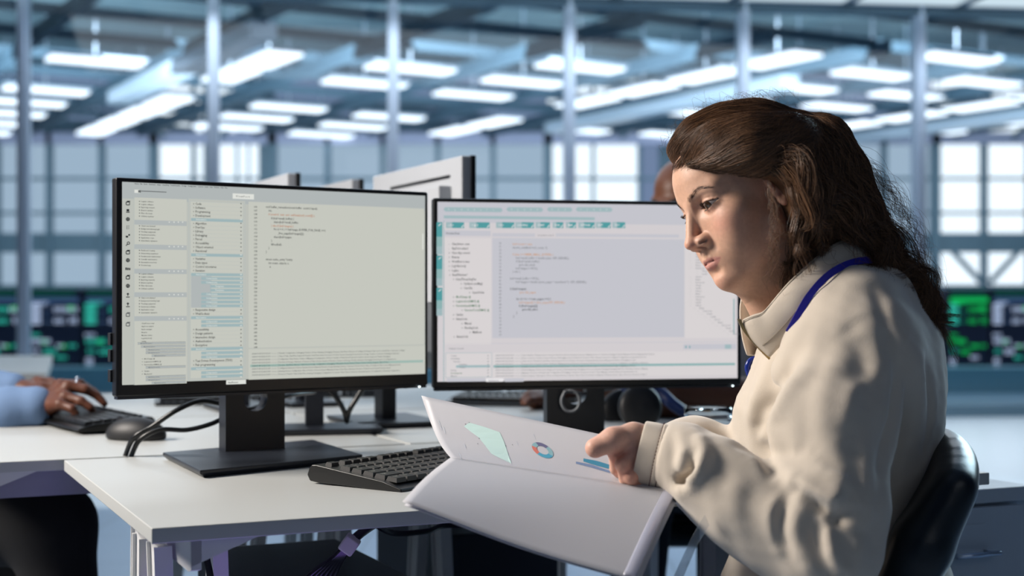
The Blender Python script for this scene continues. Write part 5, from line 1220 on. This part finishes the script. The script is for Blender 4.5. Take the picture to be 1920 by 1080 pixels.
HAIR = SDF()
def hair(root):
    S = HAIR
    hw = lambda a: h2w(a)
    # cap following the skull, from the hairline back
    def cap(p):
        q = (p - HO) @ HR / HS; t = (q - (0, -1.0, 3.4)) / (7.75, 9.6, 7.95)
        d = (np.linalg.norm(t, axis=-1) - 1) * 7.6
        # hairline: behind a plane that runs from the top of the forehead to the temple and the ear
        f1 = (q[..., 1] - 6.3) * .62 + (6.6 - q[..., 2]) * .80
        f2 = (q[..., 1] - 3.1) * .95 + (2.4 - q[..., 2]) * .30 - .0
        line = np.maximum(-1e3, np.minimum(1e3, np.maximum(f1, f2)))
        return np.maximum(d, line - .25) * HS
    S.fun(cap, HO - .13, HO + .14, 'u', .008)
    # swept front roll, crown and gathered back
    S.chain([P(1280, 285, 1.80), P(1312, 260, 1.80), P(1360, 245, 1.80), P(1420, 240, 1.80), P(1478, 250, 1.80)], [.014, .020, .024, .026, .024], k=.025)
    S.chain([P(1300, 292, 1.75), P(1350, 276, 1.74), P(1410, 272, 1.73), P(1470, 276, 1.74), P(1505, 268, 1.77)], [.012, .024, .031, .033, .030], k=.025)
    S.chain([P(1500, 250, 1.79), P(1538, 272, 1.80), P(1570, 330, 1.80), P(1600, 398, 1.80), P(1640, 460, 1.795), P(1690, 520, 1.79), P(1728, 572, 1.80), P(1745, 598, 1.80)], [.022, .036, .037, .034, .024, .016, .010, .005], k=.012)
    S.chain([P(1490, 330, 1.76), P(1528, 375, 1.76), P(1555, 415, 1.785), P(1590, 440, 1.80)], [.030, .038, .034, .026], k=.025)
    S.chain([P(1475, 300, 1.735), P(1510, 340, 1.725), P(1522, 400, 1.735), P(1518, 450, 1.768), P(1505, 490, 1.785)], [.018, .018, .020, .018, .014], k=.018)
    V, Q = S.mesh(.004, lo=HO - (.2, .2, .25), hi=HO + (.28, .2, .2)); V = relax(V, Q, 2, .5)
    N = vnormals(V, Q); 
    hb = fast_mesh('hair', V - N * 0, Q, M_HAIR, root)
    # ---- strands
    groups = [  # guide polylines (px, py, Y), number, spread, width, wave, push
        ([[(1250, 300, 1.83), (1262, 258, 1.80), (1310, 215, 1.79), (1380, 205, 1.79), (1450, 208, 1.79), (1500, 232, 1.80)],
          [(1266, 300, 1.78), (1300, 250, 1.76), (1360, 215, 1.75), (1430, 210, 1.75), (1500, 240, 1.78)],
          [(1290, 300, 1.74), (1340, 262, 1.73), (1400, 240, 1.72), (1460, 235, 1.73), (1505, 248, 1.77)],
          [(1330, 306, 1.72), (1375, 285, 1.71), (1420, 268, 1.70), (1470, 255, 1.72), (1512, 256, 1.77)],
          [(1380, 330, 1.71), (1415, 310, 1.70), (1450, 292, 1.70), (1485, 270, 1.72), (1515, 262, 1.77)],
          [(1420, 352, 1.71), (1445, 330, 1.70), (1465, 305, 1.70), (1495, 282, 1.72), (1520, 268, 1.77)]], 3800, .008, 1.0, .0026, 1),
        ([[(1505, 240, 1.78), (1545, 252, 1.77), (1582, 305, 1.76), (1608, 370, 1.76), (1640, 430, 1.77), (1690, 500, 1.78), (1732, 560, 1.79), (1752, 618, 1.79)],
          [(1505, 255, 1.76), (1540, 280, 1.74), (1565, 340, 1.74), (1596, 405, 1.75), (1628, 450, 1.765), (1662, 508, 1.768), (1705, 558, 1.80), (1738, 605, 1.78)],
          [(1500, 262, 1.75), (1520, 310, 1.72), (1545, 370, 1.71), (1582, 415, 1.75), (1618, 450, 1.772), (1645, 505, 1.765), (1682, 550, 1.768)],
          [(1510, 235, 1.80), (1550, 244, 1.80), (1592, 292, 1.80), (1628, 360, 1.80), (1660, 430, 1.80), (1704, 505, 1.80), (1744, 565, 1.80), (1752, 625, 1.80)]], 4300, .010, 1.0, .015, 0),
        ([[(1448, 300, 1.71), (1488, 292, 1.695), (1510, 320, 1.69), (1530, 380, 1.70), (1545, 435, 1.745), (1530, 495, 1.785)],
          [(1450, 305, 1.71), (1490, 300, 1.695), (1508, 350, 1.688), (1514, 420, 1.70), (1504, 478, 1.745), (1490, 530, 1.765)],
          [(1462, 296, 1.71), (1500, 310, 1.70), (1545, 370, 1.71), (1568, 425, 1.76), (1584, 460, 1.795), (1578, 500, 1.80)],
          [(1476, 320, 1.70), (1498, 370, 1.695), (1496, 430, 1.70), (1480, 490, 1.73), (1478, 545, 1.75)]], 2300, .008, .95, .010, 0),
        ([[(1440, 345, 1.70), (1448, 400, 1.695), (1447, 470, 1.70), (1444, 540, 1.72), (1441, 580, 1.725)],
          [(1450, 360, 1.70), (1462, 420, 1.69), (1455, 480, 1.70), (1470, 530, 1.72), (1478, 550, 1.725)]], 26, .006, .8, .006, 0),
        ([[(1500, 290, 1.76), (1570, 330, 1.74), (1650, 360, 1.76), (1700, 430, 1.78), (1720, 500, 1.80)],
          [(1560, 270, 1.80), (1640, 330, 1.80), (1700, 420, 1.80), (1740, 500, 1.80), (1790, 600, 1.80)],
          [(1640, 440, 1.76), (1700, 500, 1.77), (1740, 580, 1.78), (1775, 610, 1.79), (1740, 640, 1.79)],
          [(1560, 420, 1.72), (1600, 500, 1.71), (1640, 560, 1.70), (1680, 600, 1.72)]], 240, .014, .6, .009, 0),
        ([[(1278, 322, 1.79), (1286, 300, 1.775), (1318, 268, 1.76), (1360, 248, 1.75)], [(1298, 312, 1.755), (1325, 288, 1.745), (1365, 268, 1.735), (1410, 258, 1.73)],
          [(1335, 316, 1.725), (1365, 294, 1.72), (1405, 276, 1.71), (1445, 268, 1.71)], [(1375, 334, 1.71), (1405, 312, 1.705), (1440, 292, 1.70), (1475, 280, 1.71)],
          [(1412, 340, 1.705), (1434, 324, 1.70), (1460, 306, 1.70), (1485, 290, 1.71)]], 620, .0035, .6, .0015, 2),
        ([[(1255, 290, 1.81), (1250, 262, 1.80), (1290, 215, 1.79), (1360, 188, 1.79)],
          [(1390, 190, 1.79), (1440, 180, 1.79), (1500, 200, 1.79), (1560, 240, 1.79)]], 60, .009, .6, .006, 0),
    ]
    M_ = 26; sets = []
    for gi, (G, cnt, spread, wd, wave, push) in enumerate(groups):
        Gs = []
        for g in G:
            L = catmull([P(*a) for a in g], 10); d = np.r_[0, np.cumsum(np.linalg.norm(np.diff(L, axis=0), axis=1))]; s = np.linspace(0, d[-1], M_)
            Gs.append(np.stack([np.interp(s, d, L[:, k]) for k in range(3)], 1))
        Gs = np.array(Gs); nG = len(Gs)
        ncl = max(8, cnt // 30); cl = rng.integers(0, ncl, cnt); uc = rng.uniform(0, nG - 1, ncl); u = np.clip(uc[cl] + rng.normal(size=cnt) * .05, 0, nG - 1.0001)
        if gi >= 3: u = rng.uniform(0, nG - 1, cnt)
        i = np.minimum(u.astype(int), nG - 2); f = (u - i)[:, None, None]
        B = Gs[i] * (1 - f) + Gs[i + 1] * f
        if gi >= 3:
            e_ = rng.uniform(.45, 1, (cnt, 1)); tt = np.linspace(0, 1, M_)[None] * e_ * (M_ - 1); i0 = np.minimum(tt.astype(int), M_ - 2); fr_ = (tt - i0)[..., None]; ar = np.arange(cnt)[:, None]; B = B[ar, i0] * (1 - fr_) + B[ar, i0 + 1] * fr_
        coff = rng.normal(size=(ncl, 3)) * spread; cph = rng.uniform(0, 2 * PI, (ncl, 3)); cfr = rng.uniform(2.0, 5.0, (ncl, 1))
        s = np.linspace(0, 1, M_)[None, :, None]
        off = coff[cl][:, None, :] * (.5 + .5 * s) + rng.normal(size=(cnt, 1, 3)) * spread * .42 * (1.15 - .75 * s)
        wv = wave * np.sin(s * cfr[cl][:, None] * 2 * PI + cph[cl][:, None, :]) * (s ** .7) + wave * .10 * np.sin(s * rng.uniform(2, 5, (cnt, 1, 1)) * 2 * PI + rng.uniform(0, 6, (cnt, 1, 3))) * s
        X = B + off + wv
        if push or gi in (1, 2):
            Y_ = X.reshape(-1, 3)
            G_ = (lambda p: np.minimum(S(p), SK(w2h(p)) * HS)) if push == 2 else S
            for _ in range(2):
                d = G_(Y_); g = np.stack([G_(Y_ + np.eye(3)[k_] * 5e-4) - G_(Y_ - np.eye(3)[k_] * 5e-4) for k_ in range(3)], -1); g /= np.linalg.norm(g, axis=1, keepdims=True) + 1e-9; tgt = np.repeat(rng.uniform(.0003, .0035, cnt), M_)
                mv = (d - tgt) if push else np.minimum(d - tgt, 0)
                Y_ = Y_ - g * mv[:, None]
            X = Y_.reshape(X.shape)
        sets.append(X)
    X = np.vstack(sets[:3]); V, F = strands_mesh(X, .00029, .00012); fast_mesh('strands', V, F, M_HAIR, hb)
    X = np.vstack(sets[3:]); V, F = strands_mesh(X, .00018, .0001); fast_mesh('flyaways', V, F, M_HAIR, hb)
    mb = MB(); mb.tube(catmull([P(1508, 222, 1.80), P(1524, 236, 1.765), P(1532, 262, 1.76), P(1530, 285, 1.765)], 6), .0042, 8)
    mb.build('hair_tie', M_BLACK, hb, smooth=True)
M_HAIR = mat('brown_hair', s2l(70, 48, 36), rough=.42, spec=.5)
nt = M_HAIR.node_tree; b = nt.nodes['Principled BSDF']
gm = nt.nodes.new('ShaderNodeNewGeometry'); cr = nt.nodes.new('ShaderNodeValToRGB')
cr.color_ramp.elements[0].color = (*s2l(34, 24, 19), 1); cr.color_ramp.elements[1].color = (*s2l(136, 99, 70), 1)
nt.links.new(gm.outputs['Random Per Island'], cr.inputs['Fac']); nt.links.new(cr.outputs['Color'], b.inputs['Base Color'])
b.inputs['Anisotropic'].default_value = .5
# ================================================================ the two men behind, and the woman's chair
def dark_skin(name, c):
    return mat(name, c, rough=.45, spec=.4, bump=(400, .15, .0006))
def build_men():
    M_D1 = dark_skin('deep_brown_skin', s2l(88, 52, 38)); M_SH = mat('light_blue_cotton', s2l(100, 126, 162), rough=.85, bump=(600, .3, .0008)); M_TR = mat('black_trousers', s2l(10, 11, 14), rough=.9)
    # man at the left: hands in view
    t = thing('man', (-1.5, 3.05, 0), 'person typing at the far left, only hands, blue sleeves and black trousers in view', 'person')
    H = SDF(); q = P
    hand_sdf(H, q(20, 770, 2.92), q(85, 762, 2.92), [q(112, 722, 2.96), q(128, 724, 2.93), q(122, 744, 2.90), q(112, 758, 2.88)], [q(150, 720, 2.97), q(160, 730, 2.93), q(152, 752, 2.89), q(135, 766, 2.87)],
             [q(176, 735, 2.98), q(182, 742, 2.94), q(170, 764, 2.89), q(142, 776, 2.87)], [q(194, 753, 2.99), q(196, 757, 2.94), q(176, 774, 2.90), q(144, 782, 2.88)], [.0105, .0105, .010, .009], [q(95, 772, 2.93), q(112, 776, 2.97), q(130, 778, 3.0)], [.014, .012, .010], palm_r=.020)
    hand_sdf(H, q(-20, 728, 3.18), q(45, 732, 3.16), [q(70, 716, 3.20), q(78, 718, 3.17), q(80, 726, 3.14), q(76, 734, 3.11)], [q(95, 716, 3.20), q(102, 720, 3.17), q(104, 728, 3.14), q(98, 738, 3.11)],
             [q(112, 726, 3.20), q(118, 730, 3.17), q(116, 738, 3.14), q(106, 746, 3.11)], [q(120, 738, 3.20), q(125, 742, 3.17), q(120, 748, 3.14), q(108, 754, 3.11)], [.0105, .0105, .010, .009], [q(60, 742, 3.12), q(85, 746, 3.08), q(105, 752, 3.05)], [.014, .012, .010], palm_r=.018)
    H.ell((-1.50, 3.08, 1.22), (.10, .078, .115), k=.02); H.cap((-1.52, 3.08, 1.12), (-1.56, 3.08, .98), .055, .06, k=.02); H.ell((-1.56, 3.08, .85), (.1, .15, .2), k=.03)
    H.ell((-1.395, 3.08, 1.20), (.02, .014, .018), k=.02); H.chain([(-1.57, 2.93, .96), (-1.52, 2.86, .80), P(20, 770, 2.92)], [.045, .04, .028], k=.02); H.chain([(-1.57, 3.23, .96), (-1.5, 3.3, .80), P(-20, 728, 3.18)], [.045, .04, .028], k=.02)
    V, Q = H.mesh(.0042); fast_mesh('body', relax(V, Q, 1), Q, M_D1, t)
    S = SDF(); S.ell((-1.56, 3.08, .84), (.135, .19, .24)); S.ell((-1.56, 3.08, .62), (.15, .19, .14), k=.05)
    S.chain([(-1.57, 2.91, .97), (-1.50, 2.83, .82), P(-60, 775, 2.91), P(10, 772, 2.915), P(62, 763, 2.92)], [.065, .055, .05, .048, .044], k=.02); S.chain([(-1.57, 3.25, .97), (-1.48, 3.32, .82), P(-80, 728, 3.2), P(24, 726, 3.17)], [.065, .055, .05, .034], k=.02)
    V, Q = S.mesh(.006); V = relax(V, Q, 1); N = vnormals(V, Q); V = V + N * (.0015 * vnoise(V, 50, 4))[:, None]; fast_mesh('shirt', V, Q, M_SH, t)
    S = SDF()
    S.ell((-1.56, 3.08, .54), (.16, .18, .11)); 
    for hy, kx, kY in ((2.98, 98, 2.70), (3.2, 40, 3.10)):
        k_ = P(kx, 985 if kY < 3 else 950, kY); S.chain([(-1.52, hy, .53), k_, (k_[0] + .06, kY, .08)], [.09, .078, .05], k=.03); S.chain([(k_[0] + .06, kY, .08), (k_[0] + .2, kY, .05)], [.045, .035], k=.02)
    V, Q = S.mesh(.011); fast_mesh('trousers', V, Q, M_TR, t)
    mb = MB(); c = q(146, 720, 2.955); mb.tube([c + .0125 * np.array([0, math.cos(a), math.sin(a)]) for a in np.linspace(0, 2 * PI, 17)[:-1]], .0022, 6, closed=True); mb.box(c + [0, -.004, .013], (.006, .006, .004)); mb.build('ring', M_MULL, t, smooth=True)
    H_ = SDF(); H_.ell((-1.51, 3.08, 1.25), (.105, .083, .10)); H_.ell((-1.44, 3.08, 1.19), (.075, .075, .085), 's', .01); V, Q = H_.mesh(.006); fast_mesh('hair', V, Q, M_BLACK, t)
    # man behind the right monitor
    M_D2 = dark_skin('brown_skin', s2l(104, 66, 48)); M_GS = mat('grey_shirt_cloth', s2l(150, 154, 160), rough=.85)
    t = thing('man', P(1310, 1000, 3.75) * (1, 1, 0), 'bald person in a grey shirt mostly hidden behind the right monitor', 'person')
    H = SDF(); hc = P(1284, 372, 3.62)
    f = np.array([-.62, -.70, -.34]); f /= np.linalg.norm(f); l = np.cross([0, 0, 1.], f); l /= np.linalg.norm(l); u = np.cross(f, l); Rh = np.stack([l, f, u], 1); L_ = lambda x, y, z: hc + Rh @ (np.array([x, y, z]) * .01)
    H.ell(L_(0, -1, 2.4), (.073, .092, .078), R=Rh); H.ell(L_(0, 2.5, -3), (.062, .066, .078), R=Rh, k=.02); H.ell(L_(0, 6, -8.5), (.028, .028, .024), R=Rh, k=.02)
    H.cap(L_(0, 8.3, .8), L_(0, 10.4, -3.4), .008, .012, k=.012); H.ell(L_(0, 10, -3.7), (.019, .012, .010), R=Rh, k=.01); H.cap(L_(-4.5, 6.6, 1.6), L_(4.5, 6.6, 1.6), .011, .011, k=.012); H.ell(L_(0, 8.2, 1.4), (.035, .014, .010), R=Rh, k=.012)
    for sx in (-1, 1):
        H.ell(L_(sx * 3.2, 8.3, 0), (.014, .011, .009), 's', .01, R=Rh); H.ell(L_(sx * 3.2, 6.9, 0), (.0125, .0125, .0125), k=.003); H.ell(L_(sx * 7.2, -.5, -1), (.008, .017, .030), k=.006, R=Rh)
    H.cap(L_(-2.3, 8.4, -6.6), L_(2.3, 8.4, -6.6), .008, .008, k=.012)
    ch = P(1330, 588, 3.78); H.cap(L_(0, -2, -6), ch + [0, 0, .10], .055, .065, k=.02); H.ell(ch + [0, 0, -.05], (.15, .1, .2), k=.04)
    H.chain([ch + [-.17, .0, .05], ch + [-.20, -.13, -.18], P(1080, 748, 3.50), P(1030, 744, 3.42)], [.05, .045, .036, .028], k=.02)
    H.chain([ch + [.18, .02, .05], ch + [.26, -.16, -.16], P(1400, 752, 3.18), P(1250, 742, 3.12), P(1150, 742, 3.2)], [.055, .052, .050, .045, .032], k=.02)
    hand_sdf(H, P(1060, 745, 3.46), P(1030, 744, 3.42), [P(1014, 736, 3.40), P(1010, 740, 3.37), P(1008, 744, 3.35), P(1010, 750, 3.33)], [P(996, 734, 3.38), P(992, 738, 3.35), P(990, 743, 3.33), P(994, 750, 3.31)], [P(988, 740, 3.37), P(984, 745, 3.34), P(983, 749, 3.32), P(988, 755, 3.30)],
             [P(984, 748, 3.36), P(981, 752, 3.33), P(980, 755, 3.31), P(985, 758, 3.29)], [.0105, .0105, .010, .009], [P(1020, 752, 3.38), P(1008, 758, 3.36), P(998, 760, 3.34)], [.013, .012, .010], palm_r=.018)
    V, Q = H.mesh(.0055); fast_mesh('body', relax(V, Q, 1), Q, M_D2, t)
    S = SDF(); S.ell(ch + [0, 0, -.06], (.19, .13, .25)); S.ell(ch + [0, 0, -.28], (.17, .14, .16), k=.05); S.chain([ch + [-.17, 0, .06], ch + [-.20, -.08, -.08]], [.07, .06], k=.03); S.chain([ch + [.18, .02, .06], ch + [.23, -.09, -.07]], [.07, .065], k=.03)
    V, Q = S.mesh(.008); fast_mesh('shirt', V, Q, M_GS, t)
    S = SDF(); pz = ch * (1, 1, 0) + [0, .02, .53]; S.ell(pz, (.18, .16, .11))
    for s_ in (-1, 1): S.chain([pz + [s_ * .09, 0, 0], pz + [s_ * .10 - .12, -.48, .02], pz + [s_ * .10 - .14, -.46, -.44], pz + [s_ * .10 - .18, -.58, -.48]], [.09, .075, .05, .036], k=.03)
    V, Q = S.mesh(.011); fast_mesh('trousers', V, Q, M_NAVY, t)
    # eyebrows of the bald man
    mb = MB()
    for sx in (-1, 1): mb.tube([L_(sx * 1.6, 9.35, 1.7), L_(sx * 3.4, 8.7, 2.2), L_(sx * 5.0, 7.2, 1.8)], .0035, 6)
    mb.build('eyebrow', M_BLACK, t, smooth=True)
def star_base(t, c, m, zseat):
    mb = MB(); mb.tube([c * (1, 1, 0) + [0, 0, .09], c * (1, 1, 0) + [0, 0, zseat]], .028, 14); mb.build('column', M_BLACK, t, smooth=True)
    for k in range(5):
        a = 2 * PI * k / 5 + .3; e = c * (1, 1, 0) + np.array([math.cos(a) * .28, math.sin(a) * .28, .075]); mb = MB(); mb.bar(c * (1, 1, 0) + [0, 0, .10], e, .045, .03); s_ = mb.build('spoke', M_BLACK, t, bev=.004)
        mb = MB(); mb.lathe([(0, -.012), (.024, -.012), (.026, -.006), (.026, .006), (.024, .012), (0, .012)], e * (1, 1, 0) + [0, 0, .027], (-math.sin(a), math.cos(a), 0), 18); mb.build('caster', M_BLACK, s_, smooth=True)
def build_chairs():
    M_LE = mat('black_leather', s2l(20, 26, 32), rough=.32, spec=.5, bump=(300, .2, .0008))
    pel = P(1585, 1215, 1.84)
    t = thing('office_chair', pel * (1, 1, 0), 'black padded office chair the woman sits on, its back tilted', 'chair')
    S = SDF(); Ys = np.linspace(1.645, 2.035, 20)
    for Y in Ys:
        c = (Y - 1.84) / .2; f = -.042 * c * c; top = np.array([.552 + f, Y, .808 - .030 * c * c]); mid = np.array([.512 + f, Y, .71]); bot = np.array([.458 + f, Y, .59])
        S.chain([top, mid, bot], [.026, .034, .028], k=.012)
    for k in range(len(Ys) - 1): pass
    V, Q = S.mesh(.007); V = relax(V, Q, 4); fast_mesh('backrest', V, Q, M_LE, t)
    S = SDF(); s0 = pel * (1, 1, 0) + [-.04, 0, .425]
    for y in (-.17, -.06, .06, .17): S.chain([s0 + [-.19, y, 0], s0 + [.19, y, 0]], [.045, .045], k=.03)
    V, Q = S.mesh(.009); fast_mesh('seat', V, Q, M_LE, t)
    mb = MB(); b0 = P(1690, 1180, 1.84); mb.bar(s0 + [.1, 0, -.03], s0 + [.24, 0, .02], .07, .02); mb.bar(s0 + [.24, 0, .02], (.50, 1.84, .62), .07, .02); mb.build('back_bracket', M_BLACK, t, bev=.003)
    star_base(t, s0, M_BLACK, .40)
    for nm, c, lab, dx in (('office_chair', np.array([-1.56, 3.08, 0]), 'dark office chair under the typing person at the far left', -.24), ('office_chair', P(1330, 640, 3.78) * (1, 1, 0) + [0, .02, 0], 'dark office chair of the bald person behind the right monitor', 0)):
        t = thing(nm, c, lab, 'chair'); S = SDF()
        for y in (-.17, 0, .17): S.chain([c + [-.19, y, .40], c + [.19, y, .40]], [.035, .035], k=.03)
        V, Q = S.mesh(.012); fast_mesh('seat', V, Q, M_LE, t); bc = c + ([dx, 0, .75] if dx else [0, .24, .75]); S = SDF(); ax = np.array([0, 1., 0]) if dx else np.array([1., 0, 0])
        for k in (-.16, 0, .16): S.chain([bc + ax * k + [0, 0, .2], bc + ax * k - [0, 0, .22]], [.028, .03], k=.06)
        V, Q = S.mesh(.012); fast_mesh('backrest', V, Q, M_LE, t); mb = MB(); mb.bar(bc - [0, 0, .2], np.array([bc[0], bc[1], .40]), .06, .02); mb.bar(np.array([bc[0], bc[1], .40]), c + [0, 0, .38], .06, .02, (0, 0, 1)); mb.build('back_bracket', M_BLACK, t); star_base(t, c, M_BLACK, .38)
# ================================================================ light and camera
def area(name, loc, tgt, sx, sy, e, col, spread=None):
    l = bpy.data.lights.new(name, 'AREA'); l.shape = 'RECTANGLE'; l.size = sx; l.size_y = sy; l.energy = e; l.color = col
    if spread: l.spread = spread
    o = bpy.data.objects.new(name, l); C.objects.link(o); o.location = loc
    o.rotation_euler = (Vector(tgt) - Vector(loc)).to_track_quat('-Z', 'Y').to_euler(); return o
def build_light():
    area('key_lamp', (-2.3, 1.9, 2.2), (.35, 1.8, .95), .9, .9, 135, (1, .92, .84))
    area('ceiling_wash', (-.5, 4.5, 3.3), (0, 3.5, 0), 5.0, 3.0, 60, (.78, .88, 1))
    area('window_rim', (3.8, 6.5, 2.6), (.4, 1.9, 1.0), 2.0, 2.0, 130, (.60, .84, .96))
    area('floor_wash', (1, 9.3, 3.3), (1, 9.3, 0), 9, 3, 240, (.86, .94, 1))
    area('hangar_wash', (0, 30, 4.6), (0, 37, 8.0), 34, 5, 3000, (.84, .95, 1))
    area('hangar_floor_wash', (0, 19, 7.5), (0, 19, 0), 26, 7, 1100, (.78, .9, 1))
    area('tower_glow', tuple(float(v) for v in D(.17, -.05, .25)), tuple(float(v) for v in D(.03, .28, .5)), .15, .15, .8, (.35, .18, 1))
    area('front_fill', (1.6, -1.5, 3.2), (.6, 2, .8), 2.5, 2.0, 9, (.9, .95, 1))
    w = bpy.data.worlds.new('world'); bpy.context.scene.world = w; w.use_nodes = True
    b = w.node_tree.nodes['Background']; b.inputs[0].default_value = (.40, .57, .70, 1); b.inputs[1].default_value = .13
def build_camera():
    cam = bpy.data.cameras.new('camera'); o = bpy.data.objects.new('camera', cam); C.objects.link(o); bpy.context.scene.camera = o
    o.location = (0, 0, EYE); o.rotation_euler = (PI / 2, 0, 0); cam.sensor_width = 36; cam.lens = FPX / 1920 * 36
    cam.shift_y = (HORZ - 540) / 1920; cam.clip_end = 200
    cam.dof.use_dof = True; cam.dof.focus_distance = 1.90; cam.dof.aperture_fstop = 3.6
    v = bpy.context.scene.view_settings; v.view_transform = 'Standard'; v.look = 'None'; v.exposure = 0; v.gamma = 1; v.use_curve_mapping = False
build_room(); build_desks(); build_papers(); build_men(); build_chairs(); build_woman(); build_light(); build_camera()
